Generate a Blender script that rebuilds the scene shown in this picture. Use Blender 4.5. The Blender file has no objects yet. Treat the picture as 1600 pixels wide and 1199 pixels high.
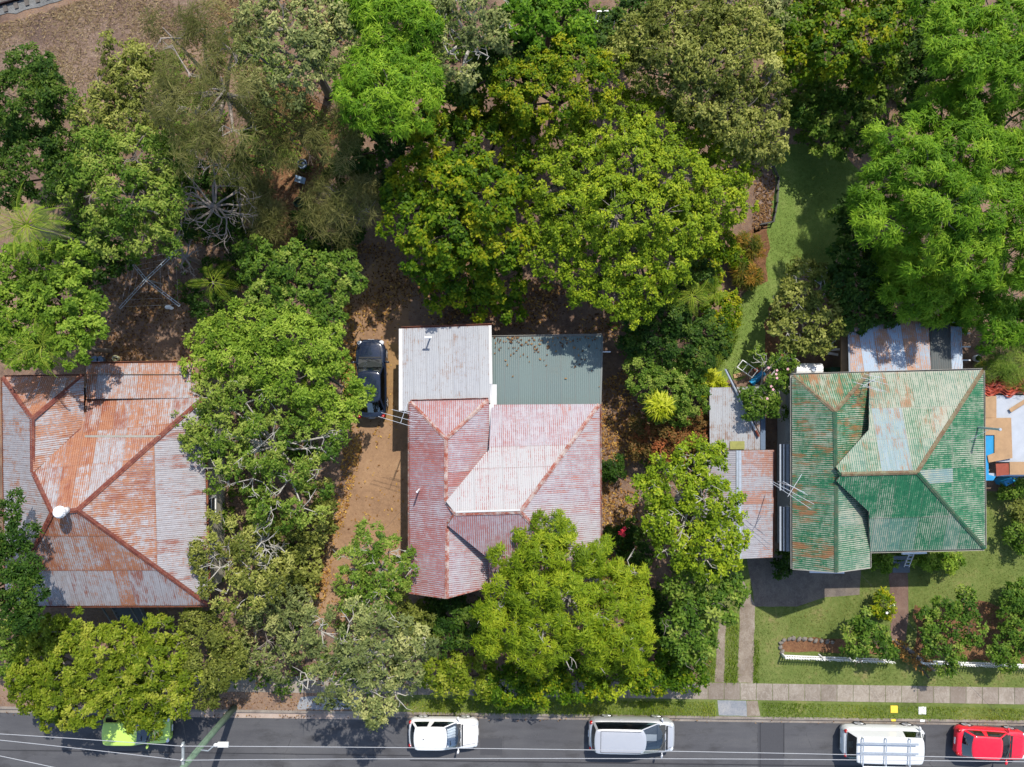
import bpy, math, random
import numpy as np
from mathutils import Vector, Matrix

# ------------------------------------------------------------------ camera, sky, sun, exposure
S = 26.5          # photo pixels per metre on the ground
H = 48.0          # drone height
SC = bpy.context.scene
COL = SC.collection
R = math.radians
rng = np.random.default_rng(7)
random.seed(7)

cam_d = bpy.data.cameras.new("camera")
cam = bpy.data.objects.new("camera", cam_d)
COL.objects.link(cam)
cam.location = (0, 0, H)
cam.rotation_euler = (0, 0, 0)
cam_d.sensor_fit = 'HORIZONTAL'
cam_d.angle = 2 * math.atan((800 / S) / H)
cam_d.clip_start = 0.5
cam_d.clip_end = 2000
SC.camera = cam

SUN = Vector((0.25, 0.73, 1.0)).normalized()
world = bpy.data.worlds.new("World")
SC.world = world
world.use_nodes = True
wn = world.node_tree
sky = wn.nodes.new("ShaderNodeTexSky")
sky.sky_type = 'NISHITA'
sky.sun_disc = False
sky.sun_elevation = math.asin(SUN.z)
sky.sun_rotation = math.atan2(SUN.x, SUN.y)
bg = wn.nodes["Background"]
wn.links.new(sky.outputs[0], bg.inputs[0])
bg.inputs[1].default_value = 0.15
sun_d = bpy.data.lights.new("sun", 'SUN')
sun_d.energy = 3.8
sun_d.angle = R(0.53)
sun_d.color = (1.0, 0.94, 0.85)
sun = bpy.data.objects.new("sun", sun_d)
sun.rotation_euler = (-SUN).to_track_quat('-Z', 'Y').to_euler()
sun.location = (10, 30, 60)
COL.objects.link(sun)
SC.view_settings.view_transform = 'Standard'
SC.view_settings.look = 'None'
SC.view_settings.gamma = 1
SC.view_settings.use_curve_mapping = False
SC.view_settings.exposure = 0.76
SC.cycles.max_bounces = 6
SC.cycles.diffuse_bounces = 3
SC.cycles.transparent_max_bounces = 12


# ------------------------------------------------------------------ helpers
def W(px, py, z=0.0):
    k = (H - z) / H / S
    return Vector(((px - 800) * k, (599.5 - py) * k, z))


def lin(r, g, b, f=1.0):
    def c(v):
        v /= 255
        return (v / 12.92 if v < 0.04045 else ((v + 0.055) / 1.055) ** 2.4) * f
    return (c(r), c(g), c(b), 1)


WMX = {}


class MB:
    def __init__(s):
        s.v = []; s.f = []; s.uv = None

    def add(s, verts, faces):
        o = len(s.v)
        s.v.extend([tuple(p) for p in verts])
        s.f.extend([tuple(i + o for i in f) for f in faces])
        return s

    def box(s, c, size, rz=0.0, M=None):
        x, y, z = (a / 2 for a in size)
        vs = [Vector((i * x, j * y, k * z)) for k in (-1, 1) for j in (-1, 1) for i in (-1, 1)]
        T = M if M is not None else Matrix.Rotation(rz, 4, 'Z')
        vs = [T @ p + Vector(c) for p in vs]
        return s.add(vs, [(0, 2, 3, 1), (4, 5, 7, 6), (0, 1, 5, 4), (2, 6, 7, 3), (0, 4, 6, 2), (1, 3, 7, 5)])

    def bar(s, a, b, w, h):
        a, b = Vector(a), Vector(b)
        d = b - a
        L = d.length
        if L < 1e-6: return s
        q = d.to_track_quat('X', 'Z').to_matrix().to_4x4()
        return s.box((a + b) / 2, (L, w, h), M=q)

    def tube(s, pts, rad, n=6, cap=True):
        pts = [Vector(p) for p in pts]
        if not hasattr(rad, '__len__'): rad = [rad] * len(pts)
        o = len(s.v)
        ref = None
        for i, p in enumerate(pts):
            d = (pts[min(i + 1, len(pts) - 1)] - pts[max(i - 1, 0)])
            if d.length < 1e-9: d = Vector((0, 0, 1))
            d.normalize()
            if ref is None:
                ref = Vector((1, 0, 0)) if abs(d.x) < 0.8 else Vector((0, 1, 0))
            a = (ref - d * ref.dot(d)).normalized()
            b = d.cross(a)
            ref = a
            for k in range(n):
                t = 2 * math.pi * k / n
                s.v.append(tuple(p + (a * math.cos(t) + b * math.sin(t)) * rad[i]))
        for i in range(len(pts) - 1):
            for k in range(n):
                k2 = (k + 1) % n
                s.f.append((o + i * n + k, o + i * n + k2, o + (i + 1) * n + k2, o + (i + 1) * n + k))
        if cap:
            s.f.append(tuple(o + k for k in range(n))[::-1])
            s.f.append(tuple(o + (len(pts) - 1) * n + k for k in range(n)))
        return s

    def ell(s, c, r, nu=10, nv=6, M=None, zmin=-1):
        o = len(s.v)
        for j in range(nv + 1):
            th = math.pi * j / nv
            for i in range(nu):
                ph = 2 * math.pi * i / nu
                p = Vector((r[0] * math.sin(th) * math.cos(ph), r[1] * math.sin(th) * math.sin(ph), r[2] * max(zmin, math.cos(th))))
                if M is not None: p = M @ p
                s.v.append(tuple(p + Vector(c)))
        for j in range(nv):
            for i in range(nu):
                i2 = (i + 1) % nu
                s.f.append((o + j * nu + i, o + (j + 1) * nu + i, o + (j + 1) * nu + i2, o + j * nu + i2))
        return s

    def prism(s, poly, z0, z1):
        n = len(poly)
        vs = [(p[0], p[1], z0) for p in poly] + [(p[0], p[1], z1) for p in poly]
        fs = [tuple(range(n))[::-1], tuple(range(n, 2 * n))]
        fs += [(i, (i + 1) % n, n + (i + 1) % n, n + i) for i in range(n)]
        return s.add(vs, fs)

    def build(s, name, mat, parent=None, local=False, smooth=False):
        me = bpy.data.meshes.new(name)
        me.from_pydata(s.v, [], s.f)
        me.materials.append(mat)
        if smooth:
            me.polygons.foreach_set('use_smooth', [True] * len(me.polygons))
        return link(name, me, parent, local)


def link(name, me, parent=None, local=False):
    o = bpy.data.objects.new(name, me)
    COL.objects.link(o)
    if parent is not None:
        o.parent = parent
        pw = WMX.get(parent.name, Matrix.Identity(4))
        if local:
            WMX[o.name] = pw.copy()
        else:
            o.matrix_parent_inverse = pw.inverted()
            WMX[o.name] = Matrix.Identity(4)
    return o


def np_mesh(name, verts, faces_flat, starts, totals, mat, attrs=None):
    me = bpy.data.meshes.new(name)
    me.vertices.add(len(verts))
    me.vertices.foreach_set('co', np.asarray(verts, dtype=np.float32).ravel())
    me.loops.add(len(faces_flat))
    me.loops.foreach_set('vertex_index', np.asarray(faces_flat, dtype=np.int32))
    me.polygons.add(len(starts))
    me.polygons.foreach_set('loop_start', np.asarray(starts, dtype=np.int32))
    me.polygons.foreach_set('loop_total', np.asarray(totals, dtype=np.int32))
    me.update(calc_edges=True)
    for k, a in (attrs or {}).items():
        at = me.attributes.new(k, 'FLOAT', 'POINT')
        at.data.foreach_set('value', np.asarray(a, dtype=np.float32))
    me.materials.append(mat)
    return me


def thing(name, label, cat, loc=(0, 0, 0), rz=0.0, group=None):
    o = bpy.data.objects.new(name, None)
    o.empty_display_size = 0.3
    COL.objects.link(o)
    o.location = loc
    o.rotation_euler = (0, 0, rz)
    WMX[o.name] = Matrix.Translation(Vector(loc)) @ Matrix.Rotation(rz, 4, 'Z')
    return tag(o, label, cat, group)


def tag(o, label=None, cat=None, group=None, kind=None):
    if label: o['label'] = label
    if cat: o['category'] = cat
    if group: o['group'] = group
    if kind: o['kind'] = kind
    return o


# ------------------------------------------------------------------ materials
class NT:
    def __init__(s, name):
        s.m = bpy.data.materials.new(name)
        s.m.use_nodes = True
        s.t = s.m.node_tree
        s.b = s.t.nodes["Principled BSDF"]

    def n(s, typ, ins=None, **kw):
        nd = s.t.nodes.new("ShaderNode" + typ)
        for k, v in kw.items(): setattr(nd, k, v)
        for k, v in (ins or {}).items(): s.set(nd.inputs[k], v)
        return nd

    def set(s, sock, v):
        if isinstance(v, bpy.types.NodeSocket): s.t.links.new(v, sock)
        else: sock.default_value = v

    def math(s, op, a, b=0.0, clamp=False):
        nd = s.n("Math", {0: a, 1: b}, operation=op)
        nd.use_clamp = clamp
        return nd.outputs[0]

    def mix(s, f, a, b, blend='MIX'):
        nd = s.n("Mix", data_type='RGBA', blend_type=blend)
        s.set(nd.inputs[0], f); s.set(nd.inputs[6], a); s.set(nd.inputs[7], b)
        return nd.outputs[2]

    def ramp(s, f, stops):
        nd = s.n("ValToRGB")
        e = nd.color_ramp.elements
        while len(e) < len(stops): e.new(0.5)
        for i, (p, c) in enumerate(stops):
            e[i].position = p
            e[i].color = c if hasattr(c, '__len__') else (c, c, c, 1)
        s.set(nd.inputs[0], f)
        return nd.outputs[0]

    def noise(s, vec, scale, detail=4.0, rough=0.6, dist=0.0):
        nd = s.n("TexNoise", {'Scale': scale, 'Detail': detail, 'Roughness': rough, 'Distortion': dist})
        if vec is not None: s.set(nd.inputs['Vector'], vec)
        return nd.outputs[0]

    def pos(s):
        return s.n("NewGeometry").outputs['Position']

    def scale(s, vec, sc, loc=(0, 0, 0)):
        return s.n("Mapping", {'Vector': vec, 'Scale': sc, 'Location': loc}).outputs[0]

    def bump(s, h, strength=0.4, dist=0.03):
        nd = s.n("Bump", {'Strength': strength, 'Distance': dist, 'Height': h})
        s.set(s.b.inputs['Normal'], nd.outputs[0])

    def done(s, col=None, rough=0.7, metal=0.0, spec=0.5):
        if col is not None: s.set(s.b.inputs['Base Color'], col)
        s.set(s.b.inputs['Roughness'], rough)
        s.set(s.b.inputs['Metallic'], metal)
        s.set(s.b.inputs['Specular IOR Level'], spec)
        return s.m


def plain(name, col, rough=0.6, metal=0.0, var=0.15, sc=6.0, spec=0.5):
    t = NT(name)
    n = t.noise(t.pos(), sc, 5)
    c = t.mix(t.ramp(n, [(0.3, 0.0), (0.7, 1.0)]), tuple(x * (1 - var) for x in col[:3]) + (1,), tuple(min(1, x * (1 + var)) for x in col[:3]) + (1,))
    return t.done(c, rough, metal, spec)


def ground_mat(name, cols, sc=1.0, speck=None, speck_amt=0.5, bump=0.5):
    t = NT(name)
    p = t.pos()
    n1 = t.noise(p, 0.35 * sc, 5, 0.65)
    n2 = t.noise(p, 3.2 * sc, 6, 0.7)
    n3 = t.noise(p, 14 * sc, 4, 0.8)
    f = t.math('ADD', t.math('MULTIPLY', n1, 0.5), t.math('ADD', t.math('MULTIPLY', n2, 0.3), t.math('MULTIPLY', n3, 0.2)))
    k = len(cols)
    c = t.ramp(f, [(0.36 + 0.28 * i / (k - 1), cols[i]) for i in range(k)])
    if speck:
        v = t.n("TexVoronoi", {'Vector': p, 'Scale': 9.0 * sc, 'Randomness': 1.0})
        sp = t.ramp(v.outputs[0], [(0.0, 1.0), (0.28, 1.0), (0.36, 0.0)])
        vr = t.n("SeparateColor", {0: v.outputs[1]})
        sel = t.math('GREATER_THAN', vr.outputs[0], 1 - speck_amt)
        dens = t.ramp(n1, [(0.35, 0.2), (0.65, 1.0)])
        c = t.mix(t.math('MULTIPLY', t.math('MULTIPLY', sp, sel), dens), c, t.mix(vr.outputs[1], speck[0], speck[1]))
    t.bump(t.math('ADD', n2, n3), bump, 0.05)
    return t.done(c, 0.95, 0, 0.2)


def leaf_mat(name, stops, trans=0.3, rough=0.55, spec=0.15, gain=1.6):
    # part of the light passes through a blade, so its reflected share is (1 - trans) of this colour
    trans += 0.1
    stops = [(p, (min(.6, c[0] * gain), min(.6, c[1] * gain), c[2] * gain * .72, 1)) for p, c in stops]
    t = NT(name)
    a = t.n("Attribute", attribute_name='tone').outputs['Fac']
    c = t.ramp(a, stops)
    t.done(c, rough, 0, spec)
    tr = t.n("BsdfTranslucent", {'Color': t.mix(1.0, c, (1.0, 1.15, 0.55, 1), 'MULTIPLY')})
    mx = t.n("MixShader", {0: trans})
    t.t.links.new(t.b.outputs[0], mx.inputs[1])
    t.t.links.new(tr.outputs[0], mx.inputs[2])
    t.t.links.new(mx.outputs[0], t.t.nodes["Material Output"].inputs[0])
    return t.m


def roof_mat(name, base, base2, alt, rust1, rust2, grain=1.0, rough=0.55, crest=0.35, spot=None, contrast=4.6):
    """corrugated iron; per-sheet object properties: rust (0..1), tone (0..1 = alternative coating), seed"""
    t = NT(name)
    uv = t.n("UVMap", uv_map='UVMap').outputs[0]
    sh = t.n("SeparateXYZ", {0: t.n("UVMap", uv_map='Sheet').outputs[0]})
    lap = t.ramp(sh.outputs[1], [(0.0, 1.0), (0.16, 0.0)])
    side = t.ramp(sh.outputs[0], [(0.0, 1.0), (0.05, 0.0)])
    seed = t.n("Attribute", attribute_type='OBJECT', attribute_name='seed').outputs['Fac']
    rust = t.n("Attribute", attribute_type='OBJECT', attribute_name='rust').outputs['Fac']
    tone = t.n("Attribute", attribute_type='OBJECT', attribute_name='tone').outputs['Fac']
    off = t.n("CombineXYZ", {0: t.math('MULTIPLY', seed, 37.0), 1: t.math('MULTIPLY', seed, 11.0)}).outputs[0]
    p = t.n("VectorMath", {0: uv, 1: off}, operation='ADD').outputs[0]
    big = t.noise(uv, 0.55, 4, 0.6)
    mid = t.noise(t.scale(p, (1.25, .85, 1)), 3.0, 7, 0.72)
    streak = t.noise(t.scale(p, (9.0, 0.7, 1)), 1.0, 5, 0.65)
    cross = t.noise(t.scale(p, (1.3, 9.0, 1)), 1.0, 5, 0.7)
    fine = t.noise(p, 22.0, 3, 0.8)
    x = t.n("SeparateXYZ", {0: uv}).outputs[0]
    wave = t.math('SINE', t.math('MULTIPLY', x, 2 * math.pi * 7 / 0.762))
    body = t.mix(t.ramp(t.math('ADD', t.math('MULTIPLY', mid, 0.5), t.math('MULTIPLY', streak, 0.5)), [(0.38, 0.0), (0.62, 1.0)]), base, base2)
    body = t.mix(tone, body, t.mix(t.ramp(streak, [(0.35, 0.0), (0.65, 0.35)]), alt, base))
    f = t.math('ADD', t.math('MULTIPLY', mid, 0.40), t.math('MULTIPLY', streak, 0.24))
    f = t.math('ADD', f, t.math('MULTIPLY', cross, 0.20 * grain))
    f = t.math('ADD', f, t.math('MULTIPLY', fine, 0.22))
    f = t.math('ADD', f, t.math('MULTIPLY', big, 0.34))
    mean = 0.5 * (0.40 + 0.24 + 0.20 * grain + 0.22 + 0.34)
    f = t.math('ADD', t.math('MULTIPLY', t.math('SUBTRACT', f, mean), contrast), t.math('MULTIPLY', wave, 0.16 * crest / 0.35))
    f = t.math('ADD', f, t.math('ADD', t.math('MULTIPLY', t.math('SUBTRACT', rust, 0.5), 1.15), 0.5))
    f = t.math('ADD', f, t.math('MULTIPLY', lap, 0.30))  # extra rust at each sheet's lower end, standing in for the lap shadow
    rf = t.ramp(f, [(0.30, 0.0), (0.50, 0.5), (0.74, 1.0)])
    rc = t.mix(t.ramp(t.math('ADD', t.math('MULTIPLY', fine, 0.5), t.math('MULTIPLY', cross, 0.5)), [(0.35, 0.0), (0.65, 1.0)]), rust1, rust2)
    c = t.mix(rf, body, rc)
    spa = t.n('Attribute', attribute_type='OBJECT', attribute_name='spot').outputs['Fac']
    if spot:
        sn = t.math('ADD', t.math('MULTIPLY', t.noise(t.scale(p, (3.2, 0.8, 1), (5, 9, 0)), 1.0, 6, 0.7), 0.6), t.math('MULTIPLY', t.noise(uv, 0.9, 4, 0.6), 0.25))
        sn = t.math('ADD', sn, t.math('ADD', t.math('MULTIPLY', fine, 0.15), t.math('MULTIPLY', wave, 0.025)))
        sn = t.math('ADD', sn, t.math('MULTIPLY', spa, 0.26))
        c = t.mix(t.ramp(sn, [(0.66, 0.0), (0.74, 0.85)]), c, spot)
    c = t.mix(t.math('MULTIPLY', t.math('GREATER_THAN', t.noise(p, 13.0, 2, 0.5), 0.68), 0.5), c, (0.10, 0.07, 0.06, 1))
    c = t.mix(t.math('MAXIMUM', t.math('MULTIPLY', side, 0.42), t.math('MULTIPLY', t.ramp(sh.outputs[1], [(0.0, 1.0), (0.05, 0.0)]), 0.4)), c, (0.09, 0.07, 0.065, 1))  # dark lines along sheet edges: lap shadow and dirt put into the colour
    t.bump(fine, 0.15, 0.01)
    t.done(c, rough, 0, 0.35)
    return t.m


M = {}
M['ground'] = ground_mat('leaf_litter_soil', [lin(86, 70, 62, .78), lin(116, 95, 82, .78), lin(144, 119, 100, .74), lin(170, 142, 118, .6)], 1.0,
                         (lin(206, 160, 105, .5), lin(120, 70, 45, .5)), 0.55, 0.8)
M['embank'] = ground_mat('dry_embankment', [lin(100, 84, 76, .56), lin(136, 112, 98, .56), lin(162, 138, 120, .56), lin(182, 160, 134, .56)], 1.3,
                         (lin(215, 190, 165, .6), lin(130, 84, 60, .5)), 0.6, 1.0)
M['drive'] = ground_mat('driveway_gravel', [lin(130, 102, 80, .64), lin(156, 124, 96, .64), lin(172, 138, 106, .64), lin(186, 154, 120, .64)], 1.4,
                        (lin(196, 162, 126, .58), lin(120, 92, 76, .55)), 0.4, 0.3)
M['drive_slab'] = ground_mat('pebble_concrete', [lin(140, 108, 74, .55), lin(176, 140, 96, .55), lin(190, 158, 112, .55)], 2.0,
                             (lin(205, 176, 130, .55), lin(120, 92, 70, .5)), 0.35, 0.25)
M['lawn'] = ground_mat('lawn', [lin(92, 102, 52, .56), lin(114, 132, 64, .56), lin(134, 146, 78, .56), lin(168, 152, 104, .55)], 1.4, None, 0, 0.7)
M['lawn_back'] = ground_mat('back_lawn', [lin(98, 122, 54, .62), lin(124, 148, 70, .62), lin(146, 160, 90, .62)], 1.2, None, 0, 0.7)
M['ballast'] = ground_mat('ballast', [lin(110, 110, 108, .5), lin(150, 150, 148, .5), lin(180, 180, 176, .5)], 2.0, (lin(190, 190, 186, .5), lin(95, 95, 95, .5)), 0.7, 1.0)
M['bed'] = ground_mat('garden_bed', [lin(96, 66, 50, .55), lin(150, 108, 78, .55), lin(186, 140, 100, .55)], 1.5, (lin(205, 170, 120, .55), lin(90, 60, 45, .5)), 0.6, 1.0)
M['brush'] = ground_mat('brush_pile', [lin(120, 98, 92, .6), lin(160, 136, 124, .6), lin(180, 160, 140, .6)], 1.5, (lin(200, 178, 160, .6), lin(100, 74, 64, .6)), 0.6, 1.0)


def asphalt():
    t = NT('asphalt')
    p = t.pos()
    n1 = t.noise(p, 0.25, 5, 0.6)
    n2 = t.noise(t.scale(p, (0.25, 2.2, 1)), 1.0, 5, 0.6)
    n3 = t.noise(p, 45.0, 3, 0.8)
    f = t.math('ADD', t.math('MULTIPLY', n1, 0.35), t.math('ADD', t.math('MULTIPLY', n2, 0.3), t.math('MULTIPLY', n3, 0.35)))
    c = t.ramp(f, [(0.34, lin(86, 86, 90, .5)), (0.5, lin(104, 104, 107, .5)), (0.66, lin(122, 121, 121, .5))])
    v = t.n("TexVoronoi", {'Vector': p, 'Scale': 0.45}, feature='DISTANCE_TO_EDGE')
    ed = t.math('ADD', v.outputs[0], t.math('MULTIPLY', t.noise(p, 3.0, 4), 0.06))
    crack = t.ramp(ed, [(0.030, 1.0), (0.036, 0.0)])
    c = t.mix(t.math('MULTIPLY', t.math('MULTIPLY', crack, t.ramp(n1, [(0.48, 0.0), (0.6, 1.0)])), 0.5), c, lin(52, 52, 54, .5))
    st = t.noise(t.scale(p, (0.5, 1.3, 1)), 0.9, 5, 0.65)
    c = t.mix(t.ramp(st, [(0.52, 0.0), (0.70, 0.6)]), c, lin(66, 64, 64, .5))
    pale = t.n("TexVoronoi", {'Vector': p, 'Scale': 7.0})
    c = t.mix(t.math('MULTIPLY', t.math('LESS_THAN', pale.outputs[0], 0.07), 0.5), c, lin(170, 166, 158, .5))
    t.bump(n3, 0.3, 0.01)
    return t.done(c, 0.9, 0, 0.3)


M['asphalt'] = asphalt()
M['patch'] = plain('asphalt_patch', lin(84, 84, 88, .5), 0.9, 0, 0.12, 30)
M['seal'] = plain('bitumen_seal', lin(58, 58, 62, .5), 0.8, 0, 0.1, 20)


def concrete(name, cols, vein=0.6):
    t = NT(name)
    p = t.pos()
    n1 = t.noise(p, 1.1, 6, 0.65)
    n2 = t.noise(p, 18.0, 4, 0.75)
    f = t.math('ADD', t.math('MULTIPLY', n1, 0.65), t.math('MULTIPLY', n2, 0.35))
    c = t.ramp(f, [(0.36, cols[0]), (0.52, cols[1]), (0.66, cols[2])])
    v = t.noise(t.scale(p, (1, 0.55, 1)), 2.6, 5, 0.6, 1.6)
    vein_f = t.ramp(v, [(0.465, 0.0), (0.5, 1.0), (0.535, 0.0)])
    c = t.mix(t.math('MULTIPLY', vein_f, vein), c, lin(214, 204, 192, .5))
    s = t.n("Attribute", attribute_type='OBJECT', attribute_name='tone').outputs['Fac']
    c = t.mix(t.math('MULTIPLY', s, 0.5), c, lin(128, 112, 100, .5))
    t.bump(n2, 0.2, 0.01)
    return t.done(c, 0.9, 0, 0.3)


M['path'] = concrete('footpath_concrete', [lin(146, 134, 120, .56), lin(170, 158, 142, .56), lin(190, 180, 166, .56)], 0.6)
M['kerb'] = concrete('kerb_concrete', [lin(138, 126, 116, .5), lin(170, 158, 146, .5), lin(192, 182, 168, .5)], 0.15)
M['kerb_pink'] = concrete('pink_gutter_concrete', [lin(180, 156, 140, .55), lin(204, 182, 166, .55), lin(214, 196, 182, .55)], 0.15)
M['strip'] = concrete('drive_strip_concrete', [lin(128, 112, 96, .5), lin(166, 150, 132, .5), lin(196, 184, 166, .5)], 0.3)
M['apron'] = concrete('garage_apron_concrete', [lin(110, 100, 94, .5), lin(140, 128, 116, .5), lin(158, 146, 130, .5)], 0.15)
M['brownpath'] = concrete('brown_path', [lin(112, 88, 76, .55), lin(138, 110, 96, .55), lin(156, 130, 112, .55)], 0.1)
M['blue_stone'] = ground_mat('blue_gravel', [lin(130, 140, 150, .55), lin(170, 172, 176, .55), lin(196, 192, 186, .55)], 2.5, (lin(205, 205, 205, .5), lin(110, 120, 135, .5)), 0.6, 0.5)

# roofs
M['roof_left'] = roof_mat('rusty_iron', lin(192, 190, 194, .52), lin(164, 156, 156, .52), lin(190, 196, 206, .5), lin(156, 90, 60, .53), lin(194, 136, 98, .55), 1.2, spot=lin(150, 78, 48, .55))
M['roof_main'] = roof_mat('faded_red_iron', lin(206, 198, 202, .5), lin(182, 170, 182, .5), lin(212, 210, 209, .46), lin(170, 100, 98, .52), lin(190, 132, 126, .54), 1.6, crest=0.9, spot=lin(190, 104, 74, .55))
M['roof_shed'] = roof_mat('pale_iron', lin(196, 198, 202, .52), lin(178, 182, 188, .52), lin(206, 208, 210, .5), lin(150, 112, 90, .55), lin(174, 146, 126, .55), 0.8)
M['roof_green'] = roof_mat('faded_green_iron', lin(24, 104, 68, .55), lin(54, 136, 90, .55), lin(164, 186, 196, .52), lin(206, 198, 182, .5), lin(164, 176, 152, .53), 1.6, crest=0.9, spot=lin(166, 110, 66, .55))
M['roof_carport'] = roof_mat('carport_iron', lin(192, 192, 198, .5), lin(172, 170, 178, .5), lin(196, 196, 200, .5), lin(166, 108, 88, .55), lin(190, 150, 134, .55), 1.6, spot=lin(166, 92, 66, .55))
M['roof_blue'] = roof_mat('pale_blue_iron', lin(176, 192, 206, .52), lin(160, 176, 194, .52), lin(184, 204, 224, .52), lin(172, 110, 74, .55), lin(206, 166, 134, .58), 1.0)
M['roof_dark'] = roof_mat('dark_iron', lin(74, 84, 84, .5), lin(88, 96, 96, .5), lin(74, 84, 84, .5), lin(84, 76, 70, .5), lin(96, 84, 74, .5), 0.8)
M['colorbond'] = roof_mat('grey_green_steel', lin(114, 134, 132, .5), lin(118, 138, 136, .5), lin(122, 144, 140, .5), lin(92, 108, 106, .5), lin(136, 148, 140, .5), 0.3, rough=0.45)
def patchy(name, c1, c2, lo=.45, hi=.6, sc=4.0):
    t = NT(name)
    n = t.math('ADD', t.math('MULTIPLY', t.noise(t.pos(), sc, 6, .7), .7), t.math('MULTIPLY', t.noise(t.pos(), sc * 6, 3, .7), .3))
    c = t.mix(t.ramp(n, [(lo, 0.0), (hi, 1.0)]), c1, c2)
    return t.done(t.mix(t.ramp(t.noise(t.pos(), 1.3, 3), [(.4, 0.0), (.7, .4)]), c, (.10, .06, .05, 1)), 0.75, 0, .3)


M['cap_rust'] = patchy('rusty_ridge', lin(120, 56, 44, .55), lin(176, 110, 84, .55), .46, .66)
M['cap_red'] = patchy('peeling_red_ridge', lin(176, 92, 72, .55), lin(216, 202, 194, .55), .44, .58, 3.0)
M['cap_green'] = patchy('brown_green_ridge', lin(128, 96, 66, .52), lin(150, 150, 116, .52), .42, .6)
M['cap_green2'] = patchy('green_ridge', lin(44, 104, 74, .5), lin(120, 128, 96, .5), .5, .66)
M['gutter_rust'] = plain('rusty_gutter', lin(156, 92, 62, .55), 0.7, 0, 0.4, 5)
M['gutter_pale'] = plain('pale_gutter', lin(188, 184, 170, .5), 0.6, 0, 0.2, 4)
M['flash_white'] = plain('white_flashing', lin(224, 222, 220, .6), 0.5, 0, 0.1, 4)
M['deck'] = plain('roof_underside', lin(90, 74, 62, .5), 0.9)
M['wall_cream'] = plain('cream_weatherboard', lin(206, 198, 176, .5), 0.8, 0, 0.08)
M['wall_white'] = plain('white_weatherboard', lin(222, 220, 214, .55), 0.75, 0, 0.08)
M['wall_brown'] = plain('brown_weatherboard', lin(132, 112, 96, .5), 0.8, 0, 0.1)
M['glass'] = NT('window_glass').done((0.03, 0.04, 0.045, 1), 0.08, 0, 0.6)
M['white_paint'] = plain('white_paint', (0.72, 0.72, 0.70, 1), 0.5, 0, 0.08)
M['timber'] = plain('weathered_timber', lin(150, 138, 124, .5), 0.85, 0, 0.25, 8)
M['ply'] = plain('plywood', lin(196, 158, 116, .55), 0.8, 0, 0.14, 3)
M['galv'] = plain('galvanised_steel', (0.42, 0.46, 0.50, 1), 0.4, 0.5, 0.12, 8)
M['alu'] = plain('aluminium_rod', (0.55, 0.57, 0.60, 1), 0.35, 0.3, 0.05)
M['stairs'] = plain('blue_grey_stairs', lin(118, 128, 136, .5), 0.7, 0, 0.12)
M['blue_tarp'] = plain('blue_tarp', lin(40, 160, 220, .6), 0.45, 0, 0.15, 3)
M['orange_tarp'] = plain('orange_tarp', lin(200, 96, 74, .6), 0.5, 0, 0.25, 3)
M['red_iron'] = plain('red_iron', lin(160, 72, 44, .6), 0.6, 0, 0.15)
M['steel_rail'] = plain('rusty_rail', lin(70, 48, 42, .5), 0.5, 0.4, 0.2)
M['rail_top'] = plain('rail_head', lin(120, 112, 108, .5), 0.35, 0.6, 0.1)
M['sleeper'] = plain('sleeper', lin(120, 112, 104, .5), 0.9, 0, 0.2)
M['pole'] = plain('green_grey_pole', lin(116, 142, 118, .55), 0.85, 0, 0.2, 3)
M['crossarm'] = plain('crossarm_timber', lin(168, 176, 178, .55), 0.8, 0, 0.2, 6)
M['wire'] = plain('overhead_wire', (0.36, 0.36, 0.37, 1), 0.45, 0.3, 0.02)
M['black'] = plain('black_plastic', (0.015, 0.016, 0.018, 1), 0.5, 0, 0.1)
M['yellow_paint'] = plain('yellow_paint', lin(244, 206, 66, .75), 0.6, 0, 0.08)
M['stone'] = plain('edging_stone', lin(150, 142, 132, .5), 0.9, 0, 0.25, 5)
M['lime_panel'] = plain('mossy_panel', lin(176, 176, 96, .5), 0.8, 0, 0.2, 4)
M['bucket'] = plain('cream_bucket', lin(220, 216, 170, .55), 0.5, 0, 0.06)
M['green_bin'] = plain('green_plastic', lin(46, 92, 66, .5), 0.5, 0, 0.1)
M['blue_sheet'] = plain('pale_blue_board', lin(168, 196, 224, .6), 0.5, 0, 0.1)
M['terracotta'] = plain('terracotta', lin(180, 100, 70, .55), 0.8, 0, 0.15)
M['blue_grey'] = plain('blue_grey_plastic', lin(118, 140, 166, .5), 0.6, 0, 0.1)
M['pale_sheet'] = plain('pale_plastic_sheeting', lin(206, 212, 220, .55), 0.4, 0, 0.08, 2)
M['pipe_white'] = plain('white_pipe', (0.72, 0.72, 0.72, 1), 0.45, 0, 0.06)
M['flower_red'] = plain('red_petal', (0.45, 0.01, 0.03, 1), 0.5)
M['flower_pink'] = plain('pink_petal', (0.6, 0.32, 0.34, 1), 0.5)
M['flower_white'] = plain('white_petal', (0.75, 0.74, 0.68, 1), 0.5)
M['bark_grey'] = plain('grey_bark', lin(150, 140, 130, .5), 0.9, 0, 0.25, 4)
M['bark_pale'] = plain('pale_bark', lin(206, 200, 188, .55), 0.8, 0, 0.15, 4)
M['bark_dark'] = plain('dark_bark', lin(98, 82, 70, .5), 0.95, 0, 0.3, 5)
M['twig'] = plain('bare_twig', lin(172, 160, 150, .55), 0.9, 0, 0.2, 4)


def car_paint(name, col, rough=0.25, metal=0.0):
    t = NT(name)
    n = t.noise(t.pos(), 5, 5)
    c = t.mix(t.ramp(n, [(0.35, 0.0), (0.75, 0.25)]), col, tuple(x * 0.8 + 0.012 for x in col[:3]) + (1,))
    t.set(t.b.inputs['Coat Weight'], 0.6)
    t.set(t.b.inputs['Coat Roughness'], 0.06)
    return t.done(c, t.ramp(n, [(0.3, rough), (0.8, rough + 0.2)]), metal, 0.5)


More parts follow.
